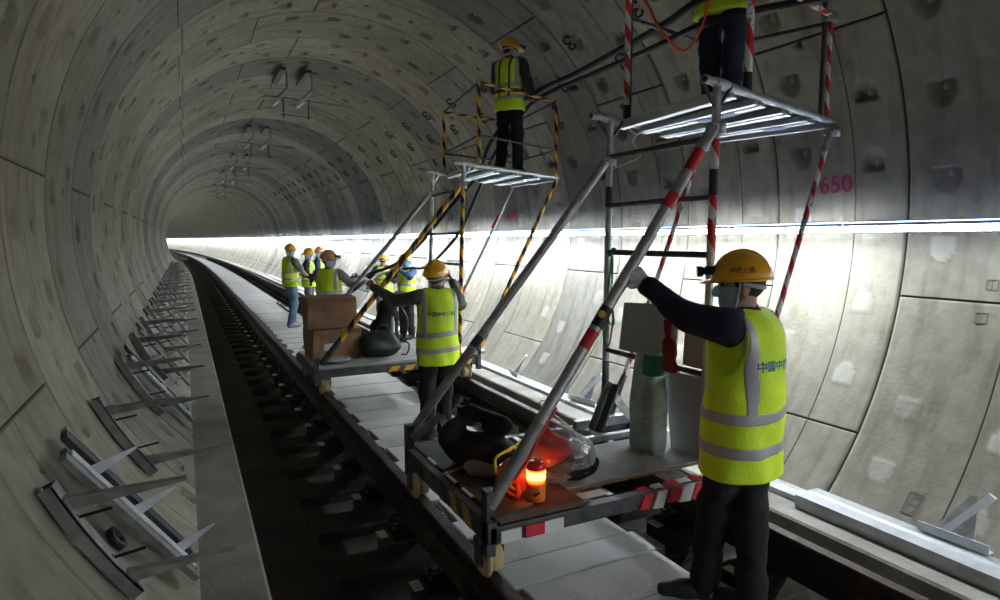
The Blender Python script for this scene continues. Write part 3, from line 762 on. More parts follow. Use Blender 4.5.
# tape wound on the near cross channel
for i, x in enumerate(np.arange(.02, .84, .085)):
    g = MB(); c = random.uniform(.05, .075); z = random.uniform(-.012, .008)
    g.hexa([(x, 2.322, .165 + z), (x + c, 2.322, .16 + z), (x + c, 2.39, .16 + z), (x, 2.39, .165 + z), (x + .03, 2.322, .232), (x + c + .03, 2.322, .235), (x + c + .03, 2.39, .248), (x + .03, 2.39, .248)]); g.build('channel_tape', M['red'] if i % 2 == 0 else M['offwhite'], A)
for i, x in enumerate((-.74, -.62, -.52)):
    g = MB(); g.box2((x, 2.322, .165), (x + .10, 2.331, .22)); g.build('channel_tape', (M['offwhite'], M['red'], M['offwhite'])[i], A)
for i, y in enumerate(np.arange(2.50, 3.3, .16)):
    g = MB(); g.hexa([(-.806, y, .17), (-.806, y + .07, .17), (-.80, y + .07, .17), (-.80, y, .17), (-.806, y + .04, .255), (-.806, y + .11, .255), (-.80, y + .11, .255), (-.80, y + .04, .255)])
    g.build('side_stripe', mat('amber_paint', (.45, .28, .04), .6) if i < 2 else M['steel_dark'], A)
for y in (2.62, 2.82, 3.1): g = MB(); g.box2((-.752, y, .262), (-.735, y + .12, .269)); g.build('slot_mark', M['offwhite'], A)
# chain on the dark plate
ch = MB()
for i in range(16):
    u = i / 15; c = Vector((-.76 + .34 * u, 2.93 + .10 * u, .278 - .0 * u)); a = .5 if i % 2 else 2.1
    ch.tube([c + Vector((math.cos(t) * .014, math.sin(t) * .006 * math.cos(a), math.sin(t) * .006 * math.sin(a))) for t in np.linspace(0, 2 * PI, 9)], .0028, 5, False)
ch.build('chain', M['steel'], A)
P2b, P2t = Vector((.50, 2.40, .27)), Vector((.50, 2.38, 2.27)); P1b, P1t = Vector((.50, 3.27, .27)), Vector((.50, 3.26, 2.24))
for nm, a, b in (('upright', P1b, P1t), ('upright', P2b, P2t)):
    pole(nm, a, b, .0215, M['steel'], A)
for a, b, t0, t1, m in ((P2b, P2t, .66, .72, M['rw']), (P2b, P2t, .785, .86, M['rw_big']), (P2b, P2t, .72, .785, M['navytape']), (P2b, P2t, .55, .66, M['rw_big']), (P1b, P1t, .72, .785, M['navytape']), (P1b, P1t, .05, .22, M['steel_dark'])):
    pole('tape_sleeve', a.lerp(b, t0), a.lerp(b, t1), .0232, m, A)
for z, rr in ((2.0, .017), (1.70, .014), (1.405, .017), (.775, .016)):
    pole('rung', P1b.lerp(P1t, (z - .27) / 1.97), P2b.lerp(P2t, (z - .27) / 2.0), rr, M['steel_dark'], A)
NL, NR, FR, FL = platform(A, (.50, 2.38, 2.265), (1.72, 2.62, 2.215), (1.43, 3.42, 2.20), (.50, 3.27, 2.235), True)
for P, dz in ((P1t, 0), (P2t, 0)):    # gusset braces under the tubes
    g = MB()
    g.tube([P + Vector((-.10, 0, -.01)), P + Vector((0, 0, -.14))], .010, 6); g.tube([P + Vector((.10, 0, -.01)), P + Vector((0, 0, -.14))], .010, 6); g.build('knee_brace', M['steel_dark'], A)
# long diagonals from the left corners of the deck
D1a, D1b = Vector((-.775, 2.37, .32)), Vector((.47, 2.36, 2.05)); D2a, D2b = Vector((-.775, 3.45, .34)), Vector((.47, 3.25, 1.975))
pole('diagonal_pole', D1a, D1b, .029, M['steel'], A); pole('diagonal_pole', D2a, D2b, .027, M['steel'], A)
for a, b, segs in ((D1a, D1b, ((.0, .20, M['bracket'], .0298), (.385, .43, M['red'], .0302), (.44, .49, M['black'], .0302), (.865, .925, M['red'], .0298), (.76, .80, M['red'], .0298))),
                   (D2a, D2b, ((.0, .30, M['bracket'], .0278), (.31, .345, M['navytape'], .0282)))):
    for t0, t1, m, r in segs: pole('tape_sleeve', a.lerp(b, t0), a.lerp(b, t1), r, m, A)
g = MB(); q = D1a.lerp(D1b, .47) + Vector((-.02, -.022, .01)); g.tube([q, q + Vector((-.004, -.006, 0))], .017, 14); g.build('yellow_dot', M['yellowdot'], A)
# beacon's red reflection, painted as a strip down the near diagonal
g = MB(); s0 = D1a.lerp(D1b, .07) + Vector((.02, -.02, -.012)); s1 = D1a.lerp(D1b, .245) + Vector((.02, -.02, -.012)); g.tube(bez([s0, s0.lerp(s1, .3) + Vector((.008, 0, -.01)), s0.lerp(s1, .6), s1], 4), .008, 6); g.build('painted_beacon_glint', M['red'], A)
clamp(A, D1b + Vector((.03, 0, -.01))); clamp(A, D2b + Vector((.03, 0, .0)))
# outer struts
pole('strut', (.86, 2.50, .25), NR + Vector((0, 0, -.03)), .017, M['rw'], A); pole('strut', (.60, 3.36, .25), FR + Vector((0, 0, -.03)), .017, M['rw'], A)
pole('strut_end', Vector((.86, 2.50, .25)).lerp(NR, .90), NR + Vector((0, 0, -.03)), .019, M['steel'], A); pole('strut_end', Vector((.60, 3.36, .25)), Vector((.60, 3.36, .25)).lerp(FR, .16), .019, M['steel_dark'], A)
clamp(A, NR + Vector((.02, 0, -.06))); clamp(A, FR + Vector((.02, 0, -.05)))
# guard rail posts and top rails
def gpost(root, b, h, m, low, twin=True):
    b = Vector(b); pole('guard_post', b, b + Vector((0, 0, h)), .019, m, root)
    pole('post_socket', b - Vector((0, 0, .01)), b + Vector((0, 0, low)), .024, M['black'], root)
    if twin: pole('guard_post', b + Vector((.032, .02, .0)), b + Vector((.032, .02, h)), .017, M['steel_dark'] if twin == 1 else m, root)
gpost(A, (.655, 3.30, 2.25), 1.12, M['rw'], .09)
gpost(A, (.775, 2.44, 2.27), 1.12, M['rw_big'], .09, 2)
b_ = Vector((1.66, 2.62, 2.24)); pole('guard_post', b_, b_ + Vector((0, 0, .62)), .014, M['rw'], A); pole('guard_post', b_ + Vector((-.03, .02, 0)), b_ + Vector((-.03, .02, 1.1)), .013, M['steel_dark'], A)
pole('guard_rail', (.775, 2.44, 2.87), (1.68, 2.62, 2.84), .016, M['rw'], A); pole('guard_rail', (1.66, 2.62, 2.80), (1.45, 3.40, 2.82), .013, M['steel_dark'], A)
pole('guard_rail', (.655, 3.30, 2.88), (1.45, 3.40, 2.85), .013, M['steel_dark'], A); b_ = Vector((1.43, 3.40, 2.22)); pole('guard_post', b_, b_ + Vector((0, 0, .66)), .014, M['steel_dark'], A)
clamp(A, (1.67, 2.62, 2.83))
# foot braces on the far side of the deck
g = MB(); g.box2((.05, 3.02, .262), (.80, 3.06, .30)); g.build('deck_bar', M['steel'], A, bevel=.002)
g = MB(); g.box2((.30, 3.30, .25), (.72, 3.345, .31)); g.build('deck_bar', M['steel'], A, bevel=.002)
g = MB(); g.beam((.36, 3.20, .28), (.52, 3.24, .56), .075, .012, (0, 1, 0)); g.beam((.36, 3.14, .28), (.52, 3.18, .56), .012, .07, (0, 1, 0)); g.build('foot_brace', M['steel_dark'], A)
g = MB(); g.beam((.50, 3.22, .52), (.68, 3.20, .29), .05, .012, (0, 1, 0)); g.build('foot_brace', M['steel'], A)
g = MB(); g.beam((-.775, 3.40, .33), (-.60, 3.38, .45), .05, .012, (0, 1, 0)); g.beam((-.60, 3.38, .45), (-.56, 3.34, .28), .04, .012, (0, 1, 0)); g.build('foot_brace', M['steel'], A)
# loose wire at the far tube
g = MB(); g.tube(bez([(.62, 3.27, 2.22), (.70, 3.26, 2.16), (.78, 3.25, 2.2), (.68, 3.26, 2.12), (.70, 3.2, 2.02), (.64, 3.22, 1.98), (.52, 3.25, 1.93)], 6), .004, 6); g.build('wire', M['wire'], A)

# hung boards, sack, red bundle, ropes, on the near trolley frame
def board(name, label, pts, th=.012, m='panel'):
    p = [Vector(q) for q in pts]; n = (p[1] - p[0]).cross(p[3] - p[0]).normalized() * th; g = MB(); g.hexa(p + [q + n for q in p]); return tag(g.build(name, M[m], bevel=.002), label, 'board')
board('grey_board', 'grey fibre board leaning on the scaffold rung beneath the raised arm', [(.54, 3.17, .792), (.54, 2.66, .792), (.56, 2.66, 1.12), (.56, 3.15, 1.09)])
board('grey_board', 'grey fibre board above the rung, next to the chest of the near worker', [(.54, 2.60, .792), (.54, 2.41, .792), (.56, 2.41, 1.13), (.56, 2.60, 1.12)])
board('grey_board', 'pale board standing on the deck below the rung behind the near worker', [(.60, 2.74, .27), (.60, 2.42, .27), (.54, 2.42, .75), (.54, 2.74, .74)])
sk = lambda P: union([cap((.43, 2.80, .70), (.43, 2.84, .33), .085, .10, (1, .75, 1)), cap((.43, 2.72, .70), (.43, 2.72, .33), .085, .10, (1, .75, 1))], .05)(P)
def sackf(P):
    c = np.array((.43, 2.76 - 0, .56)); Q = P - c; u = (Q[:, 2] + .28) / .56; hy = .088 + .028 * (1 - u); hx = .045 + .022 * np.sin(np.clip(u, 0, 1) * PI)
    q = np.stack([np.abs(Q[:, 0]) - hx + .03, np.abs(Q[:, 1]) - hy + .03, np.abs(Q[:, 2]) - .30 + .03], 1)
    return np.linalg.norm(np.maximum(q, 0), axis=1) + np.minimum(q.max(1), 0) - .03 + .004 * np.sin(Q[:, 2] * 26 + Q[:, 1] * 20) * np.sin(Q[:, 1] * 42) + .003 * np.sin(Q[:, 1] * 70 + Q[:, 2] * 9)
sr = empty('woven_sack', (.43, 2.76, .262), 0, 'worn white and green woven sack hanging from the scaffold rung over the deck', 'sack')
sdf_obj('sack_body', sackf, (.28, 2.55, .2), (.58, 3.0, .9), .009, M['sack'], sr)
def band(lo, hi, ax): return lambda P: np.maximum(lo - P[:, ax], P[:, ax] - hi)
sdf_obj('green_print', inter(off(sackf, .003), band(.72, .84, 2), band(2.6, 2.76, 1)), (.28, 2.55, .6), (.58, 3.0, .9), .007, M['sackgreen'], sr)
sdf_obj('green_print', inter(off(sackf, .003), band(.28, .72, 2), band(2.60, 2.638, 1)), (.28, 2.55, .2), (.58, 3.0, .9), .006, M['sackgreen'], sr)
g = MB()
for i in range(7): g.box((.372 - .003 * (i > 2), 2.72, .66 - .03 * i), (.006, random.uniform(.02, .05), .006))
g.build('printed_lines', M['darkgrey'], sr)
rbn = folds(union([cap((.42, 2.60, 1.04), (.42, 2.60, .80), .020, .030), cap((.42, 2.57, .94), (.42, 2.55, .79), .016, .024)], .04), .006, 50)
tag(sdf_obj('red_bundle', rbn, (.28, 2.5, .66), (.52, 2.8, 1.05), .007, M['redcloth']), 'rolled red cloth hanging on the rung behind the sack', 'bundle')
g = MB(); x = .49; g.tube(bez([(x, 3.20, 1.42), (x - .03, 3.18, 1.30), (x - .03, 3.20, 1.15), (x - .03, 3.16, 1.06), (x - .03, 3.20, .98), (x - .03, 3.14, .96), (x - .03, 3.16, 1.1), (x, 3.20, 1.38)], 6), .007, 6)
g.tube(bez([(x - .03, 3.19, 1.40), (x - .03, 3.14, 1.43), (x - .03, 3.19, 1.385), (x + .02, 3.22, 1.43), (x - .03, 3.20, 1.39)], 5), .009, 6); g.tube(bez([(x - .03, 3.2, 1.15), (x - .05, 3.22, .9), (x - .04, 3.17, .82), (x - .04, 3.13, 1.0)], 6), .005, 6)
tag(g.build('green_rope', M['greenrope']), 'green rope knotted on the near scaffold upright by the gloved hand', 'rope')
g = MB(); g.tube(bez([(.70, 3.28, 3.05), (.735, 3.2, 2.93), (.75, 3.1, 2.76), (.84, 3.0, 2.625), (.90, 2.92, 2.74), (.90, 2.86, 2.90), (.92, 2.85, 3.02)], 8), .008, 8)
tag(g.build('red_rope', M['redrope']), 'orange-red rope hanging in a loop beside the upper platform', 'rope')

# beacon
B_ = empty('warning_beacon', (-.50, 2.44, .276), 0, 'orange warning beacon glowing red on the near corner of the trolley deck', 'beacon')
c = (-.50, 2.44, .276); k = 1.0
g = MB(); g.lathe([(0.001, 0), (.043, 0), (.045, .01), (.045, .075), (.040, .085), (.001, .085)], c, n=28); o = g.build('battery_case', M['amberbase'], B_)
h = MB(); h.tube([(-.53, 2.397, .32), (-.53, 2.39, .32)], .009, 10); h.tube([(-.53, 2.392, .32), (-.508, 2.387, .328)], .004, 6); h.build('switch', M['black'], o)
g = MB(); g.lathe([(.001, .087), (.040, .087), (.044, .092), (.040, .10), (.044, .108), (.040, .116), (.044, .124), (.040, .132), (.044, .14), (.040, .15), (.001, .15)], c, n=28); g.build('lens', M['beacon'], B_)
g = MB(); g.lathe([(.0445, .105), (.0452, .112), (.0445, .12), (.0445, .128), (.0452, .134), (.0445, .14)], c, n=28); g.build('glowing_band', M['beaconcore'], B_)
g = MB(); g.lathe([(.001, .15), (.044, .15), (.045, .156), (.044, .172), (.036, .182), (.001, .185)], c, n=28); g.build('cap', M['redlens'], B_)
# clear bag with cloth and boxes inside
CB = empty('clear_plastic_bag', (-.27, 2.62, .275), 0, 'clear plastic bag of red and black clothing on the trolley deck beside the beacon', 'bag')
bagf = folds(union([ell((-.24, 2.62, .38), (.19, .15, .115)), cap((-.27, 2.62, .44), (-.33, 2.66, .66), .11, .015)], .07), .010, 30)
sdf_obj('film', bagf, (-.56, 2.38, .27), (.05, 2.9, .74), .009, M['film'], CB)
sdf_obj('red_cloth', folds(union([ell((-.30, 2.62, .43), (.10, .09, .08)), cap((-.34, 2.6, .42), (-.33, 2.65, .57), .06, .02)], .03), .006, 60), (-.48, 2.48, .29), (-.10, 2.78, .64), .008, mat('bright_red_cloth', (.5, .02, .02), .8), CB)
sdf_obj('black_cloth', folds(ell((-.21, 2.58, .345), (.15, .10, .065)), .006, 60, 2), (-.42, 2.42, .275), (.0, 2.75, .46), .008, M['blackcloth'], CB)
sdf_obj('brown_cloth', folds(ell((-.19, 2.66, .39), (.075, .06, .04)), .005, 60, 3), (-.30, 2.55, .31), (-.06, 2.76, .48), .008, mat('brown_cloth', (.22, .11, .08), .9), CB)
g = MB(); g.box((-.385, 2.545, .32), (.075, .006, .07), (.2, .15, .4)); g.build('carton_flap', M['cardboard'], CB)
# black cloth bag, pale cloth
kb = folds(union([ell((-.55, 3.02, .34), (.13, .16, .075)), cap((-.68, 3.10, .42), (-.48, 3.22, .50), .05, .03), cap((-.48, 3.22, .50), (-.38, 3.02, .46), .03, .05), ell((-.50, 3.02, .34), (.19, .17, .07))], .06), .008, 30)
tag(sdf_obj('black_bag', kb, (-.8, 2.75, .27), (-.28, 3.36, .62), .009, M['blackcloth']), 'crumpled black bag on the dark deck plate of the near trolley', 'bag')
tag(sdf_obj('grey_cloth', folds(cap((-.62, 2.88, .30), (-.50, 2.74, .295), .05, .03), .006, 50), (-.72, 2.66, .268), (-.4, 2.98, .38), .008, M['greycloth']), 'crumpled grey cloth in front of the black bag', 'cloth')
g = MB(); cc = Vector((-.36, 2.86, .30)); dome = [(0.105, 0), (.107, .02), (.103, .05), (.085, .085), (.05, .108), (.001, .116)]
HH = empty('red_hard_hat', (-.47, 2.66, .275), 0, 'orange-red hard hat lying behind the glowing beacon', 'hard hat')
g.lathe([(.12, -.002), (.108, .004)] + dome, (-.47, 2.66, .285), (-.15, -.25, .95), 26); g.build('shell', M['hardhat_red'], HH)
g = MB(); g.tube(bez([(-.58, 2.70, .33), (-.60, 2.66, .42), (-.53, 2.66, .45), (-.47, 2.70, .44), (-.50, 2.62, .36), (-.57, 2.57, .31), (-.53, 2.52, .285)], 7), .008, 6); g.tube(bez([(-.50, 2.72, .42), (-.44, 2.70, .47), (-.40, 2.74, .45), (-.42, 2.78, .38)], 7), .008, 6)
g.build('chin_strap', M['limestrap'], HH)
g = MB(); g.tube(bez([(-.60, 2.55, .29), (-.58, 2.48, .285), (-.56, 2.50, .30), (-.52, 2.60, .31), (-.58, 2.60, .30)], 7), .012, 8); tag(g.build('orange_strap', M['hardhat_red']), 'thick orange-red strap looped on the deck by the beacon', 'strap')

# ---- far trolley ---------------------------------------------------------------
Bt = empty('scaffold_trolley', (0, 6.4, 0), 0, 'far wheeled scaffold trolley with yellow and black taped poles, carrying boxes', 'trolley')
for y in (6.12, 7.0): wheel(Bt, -.7525, y, 1); wheel(Bt, .7525, y, -1)
for y in (6.02, 7.05): f = MB(); f.box2((-.84, y, .16), (.86, y + .05, .24)); f.build('cross_channel', M['steel_dark'], Bt, bevel=.003)
for x in (-.86, .83): f = MB(); f.box2((x, 6.02, .16), (x + .05, 7.1, .24)); f.build('side_channel', M['steel_dark'], Bt, bevel=.003)
f = MB(); f.box2((-.84, 6.05, .24), (.75, 7.08, .262)); f.build('deck_board', M['ply'], Bt)
for i, x in enumerate(np.arange(-.14, .8, .16)):
    g = MB(); g.hexa([(x, 6.012, .165), (x + .09, 6.012, .165), (x + .09, 6.02, .165), (x, 6.02, .165), (x + .04, 6.012, .215), (x + .13, 6.012, .215), (x + .13, 6.02, .215), (x + .04, 6.02, .215)]); g.build('channel_tape', mat('amber_tape', (.7, .36, .02), .5), Bt)
for x in (-.84, .86): g = MB(); g.box2((x - .02, 6.0, .10), (x + .02, 6.05, .36)); g.build('corner_socket', M['steel_dark'], Bt)
f = MB(); f.box2((.55, 6.0, .262), (.93, 6.3, .30)); f.build('steel_foot', M['steel'], Bt)
Q2b, Q2t = Vector((.62, 5.98, .262)), Vector((.60, 5.80, 2.24)); Q1b, Q1t = Vector((.60, 6.85, .262)), Vector((.60, 6.66, 2.235))
pole('upright', Q2b, Q2t, .022, M['yb'], Bt); pole('upright', Q1b, Q1t, .022, M['steel'], Bt)
pole('post_head', Q2b.lerp(Q2t, .90), Q2t, .024, M['steel'], Bt)
for z in (1.98, 1.55, 1.23, 1.05): pole('rung', Q1b.lerp(Q1t, (z - .26) / 1.98), Q2b.lerp(Q2t, (z - .26) / 1.98), .015, M['steel_dark'], Bt)
nl, nr, fr_, fl = platform(Bt, (.60, 5.80, 2.24), (1.81, 6.0, 2.175), (1.70, 6.82, 2.16), (.66, 6.62, 2.225))
pole('platform_tube', (.45, 6.70, 2.26), (.75, 6.62, 2.22), .02, M['steel'], Bt)
for P in (Q2t, Q1t):
    g = MB(); g.tube([P + Vector((-.09, 0, -.01)), P + Vector((0, 0, -.13))], .010, 6); g.tube([P + Vector((.09, 0, -.01)), P + Vector((0, 0, -.13))], .010, 6); g.build('knee_brace', M['steel'], Bt)
e1a, e1b = Vector((-.80, 6.0, .30)), Vector((.57, 5.80, 2.02)); pole('diagonal_pole', e1a, e1b, .028, M['yb'], Bt); clamp(Bt, e1b + Vector((.03, 0, 0)))
pole('tape_sleeve', e1a, e1a.lerp(e1b, .13), .0295, M['steel_dark'], Bt)
e2a, e2b = Vector((-.80, 7.0, .30)), Vector((.57, 6.68, 2.0)); pole('diagonal_pole', e2a, e2b, .024, M['steel'], Bt); clamp(Bt, e2b + Vector((.03, 0, 0)))
s1 = Vector((.84, 6.03, .24)); pole('strut', s1, nr + Vector((0, .0, -.03)), .021, M['yb'], Bt); s2 = Vector((.74, 6.9, .24)); pole('strut', s2, fr_ + Vector((0, 0, -.03)), .017, M['steel'], Bt)
pole('tape_sleeve', s2.lerp(fr_, .24), s2.lerp(fr_, .36), .0185, M['red'], Bt); pole('tape_sleeve', s2.lerp(fr_, .72), s2.lerp(fr_, .80), .0185, M['red'], Bt)
# guard rails
gp = [((.78, 5.82, 2.25), .80), ((1.80, 6.0, 2.19), .80), ((.72, 6.62, 2.23), .66), ((1.68, 6.78, 2.18), .7)]
for (b, h) in gp: b = Vector(b); pole('guard_post', b, b + Vector((0, 0, h)), .018, M['yb'] if b.y < 6.7 else M['steel_dark'], Bt)
def rail_(a, b, m='steel_dark', r=.012): pole('guard_rail', a, b, r, M[m], Bt)
T = [Vector(b) + Vector((0, 0, h)) for b, h in gp]; Mh = [Vector(b) + Vector((0, 0, h * .5)) for b, h in gp]
rail_(T[0], T[1], 'yb', .014); rail_(T[0], T[2], 'steel_dark'); rail_(T[2], T[3], 'yb', .013); rail_(T[1], T[3])
for a, b in ((0, 1), (0, 2), (2, 3), (1, 3)): rail_(Mh[a] - Vector((0, 0, .12)), Mh[b] - Vector((0, 0, .12)), 'steel_dark', .010)
for q, d in ((0, .02), (1, -.02)): g = MB(); g.box(T[q] + Vector((d, 0, -.05)), (.06, .03, .08)); g.build('corner_gusset', M['steel_dark'], Bt)

# boxes and bags on the far deck
def carton(c, d, rz, label, tape=True, lab=False):
    root = empty('cardboard_box', (c[0], c[1], c[2]), rz, label, 'box'); x, y, z = d
    g = MB(); n = 7; P = []
    g.box((0, 0, z / 2), (x, y, z - .004)); b = g.build('carton', M['cardboard'], root, world=False, bevel=.008)
    bm = bmesh.new(); bm.from_mesh(b.data); bmesh.ops.subdivide_edges(bm, edges=bm.edges, cuts=6, use_grid_fill=True)
    for v in bm.verts:
        k = 1 - .0; v.co.x += .008 * math.sin(v.co.z * 14 + v.co.y * 9) ; v.co.y += .010 * math.sin(v.co.x * 13 + v.co.z * 17); v.co.z += .006 * math.sin(v.co.x * 16) * (v.co.z / z)
    bm.to_mesh(b.data); bm.free()
    t = MB(); t.box((0, -y / 2 - .009, z * .93), (x * .96, .003, .05)); t.build('tape', M['cardtape'], root, world=False)
    t = MB(); t.box2((-x / 2, -y / 2 - .004, z - .004), (x / 2, 0, z + .004)); t.box2((-x / 2, .006, z - .002), (x / 2, y / 2, z + .006)); t.build('flap', M['cardboard'], root, world=False)
    if lab: t = MB(); t.box((-x * .18, -y / 2 - .013, z * .45), (.10, .002, .07)); t.build('label_sheet', M['paper'], root, world=False)
    return root
carton((-.57, 6.58, .264), (.50, .42, .31), .04, 'lower brown cardboard box with a white label on the far trolley', lab=True)
carton((-.60, 6.58, .585), (.49, .40, .31), -.03, 'upper battered cardboard box stacked on the lower one')
tg = folds(union([cap((-.24, 6.35, .38), (-.02, 6.35, .38), .11, .11, (1, .8, 1)), cap((-.22, 6.35, .48), (-.04, 6.35, .48), .06, .06)], .05), .008, 30)
TB = empty('tote_bag', (-.13, 6.35, .264), 0, 'dark green nylon tote bag on the far trolley deck', 'bag')
sdf_obj('bag_body', inter(tg, plane((0, 0, -1), -.266)), (-.42, 6.15, .25), (.18, 6.55, .62), .01, M['darkgreen'], TB)
g = MB(); g.tube(bez([(-.20, 6.27, .50), (-.17, 6.25, .60), (-.08, 6.25, .60), (-.05, 6.27, .50)], 6), .009, 6); g.tube(bez([(.07, 6.28, .45), (.14, 6.2, .40), (.12, 6.2, .30), (.06, 6.22, .29)], 6), .009, 6); g.build('handle', M['black'], TB)
RB = empty('backpack', (.05, 6.72, .264), 0, 'black backpack standing behind the green tote bag on the far trolley', 'bag')
sdf_obj('bag_body', folds(union([ell((.03, 6.72, .45), (.17, .14, .19)), ell((.07, 6.70, .68), (.12, .10, .17))], .08), .008, 26), (-.25, 6.5, .262), (.3, 6.95, .92), .012, M['blackcloth'], RB)
g = MB(); g.tube(bez([(.16, 6.60, .78), (.24, 6.55, .62), (.22, 6.55, .45), (.14, 6.58, .35)], 6), .013, 6); g.tube(bez([(.10, 6.6, .86), (.14, 6.58, .92), (.18, 6.62, .85)], 6), .010, 6); g.build('strap', M['black'], RB)
g = MB(); g.tube([(.03, 6.40, .50), (.03, 6.40, .62)], .022, 12); g.tube([(.03, 6.40, .62), (.03, 6.40, .655)], .014, 12); bo = g.build('bottle', M['steel_white']); tag(bo, 'small bottle with a red cap standing between the black bags', 'bottle')
bo.name = 'bottle'; g = MB(); g.tube([(.03, 6.40, .655), (.03, 6.40, .675)], .016, 12); g.build('cap', M['red'], bo)
pf = folds(ell((-.62, 6.22, .295), (.16, .10, .028)), .006, 55)
tag(sdf_obj('plastic_wrap', pf, (-.85, 6.08, .262), (-.4, 6.36, .36), .009, mat('grey_plastic_wrap', (.3, .3, .31), .25, bump=.5)), 'crumpled grey plastic wrap at the foot of the cardboard boxes', 'wrap')

# ---- cables --------------------------------------------------------------------
def cable(label, pts, r=.02, m='cable', name='cable'):
    g = MB(); g.tube(bez(pts, 8), r, 10); return tag(g.build(name, M[m]), label, name)
cable('upper heavy black cable passing between the two raised workers', [(1.56, 2.2, 3.02), (1.14, 2.62, 2.99), (.97, 2.95, 2.95), (1.04, 3.4, 2.93), (1.27, 4.2, 3.0), (1.49, 5.2, 3.06), (1.60, 6.02, 3.10), (1.50, 6.35, 2.98), (1.40, 6.85, 2.62), (1.41, 7.2, 2.30), (1.22, 7.6, 1.93), (.92, 8.6, 1.24), (.66, 9.5, .97), (.26, 9.0, .94), (.12, 9.4, .90), (.20, 11.4, .72), (.38, 13.0, .74), (.5, 14.2, .3), (.35, 15.2, -.22), (.3, 18, -.235)], .024)
cable('lower heavy black cable passing between the two raised workers', [(1.6, 2.2, 2.86), (1.25, 2.62, 2.84), (.99, 2.95, 2.80), (1.17, 3.7, 2.86), (1.50, 4.8, 3.0), (1.64, 6.02, 3.04), (1.58, 6.4, 2.90), (1.52, 7.0, 2.50), (1.5, 7.35, 2.15), (1.42, 7.9, 1.55), (1.45, 9.2, 1.08), (1.60, 10.6, .98), (1.05, 10.4, .90), (.55, 9.2, .88), (-.14, 6.95, 1.00), (-.42, 7.4, .62), (-.1, 7.9, .1), (.2, 8.2, -.20), (.3, 10, -.235), (.3, 11, -.235)], .022)
# ================================================================ PEOPLE
def nrmv(v): v = np.array(v, float); return v / max(np.linalg.norm(v), 1e-9)
def hand_prims(w, d, n, thumb, curl=.9, s=1.0):
    """w wrist, d direction wrist->knuckles, n palm normal (palm faces n), thumb = +1/-1 side along d x n"""
    w = np.array(w, float); d = nrmv(d); n = nrmv(np.array(n) - np.dot(n, d) * d); u = np.cross(d, n) * thumb
    out = []; L = [.038, .044, .040, .031]; B = [.082, .088, .083, .074]; r = .0088 * s
    for i in range(4):
        off_ = u * (.028 - .019 * i) * s; k = w + d * B[i] * s + off_
        out.append(cap(w + d * .012 * s + off_ * .5, k, .0145 * s, .0125 * s))
        p = k; a = 0
        for j, q in enumerate((1.0, .72, .58)):
            a += curl * (1.0, 1.15, .8)[j] * (1 + .06 * i)
            dd = d * math.cos(a) + n * math.sin(a); e = p + dd * L[i] * q * s; out.append(cap(p, e, r * (1.08 - .08 * j), r * (1.0 - .08 * j))); p = e
    t0 = w + d * .022 * s + u * .022 * s; td = nrmv(d * .65 + u * .75 + n * .25); t1 = t0 + td * .042 * s; t2 = t1 + nrmv(d * .8 + u * .1 + n * (.4 + curl * .4)) * .032 * s; t3 = t2 + nrmv(d * .6 - u * .2 + n * (.5 + curl * .5)) * .024 * s
    out += [cap(t0, t1, .014 * s, .0115 * s), cap(t1, t2, .0108 * s, .0098 * s), cap(t2, t3, .0098 * s, .0085 * s)]
    return out
def basis(fwd, up=(0, 0, 1)):
    f = nrmv(fwd); r = nrmv(np.cross(f, up)); u = np.cross(r, f); return np.stack([r, f, u], 1)   # columns: right, forward, up
ELLH = {}
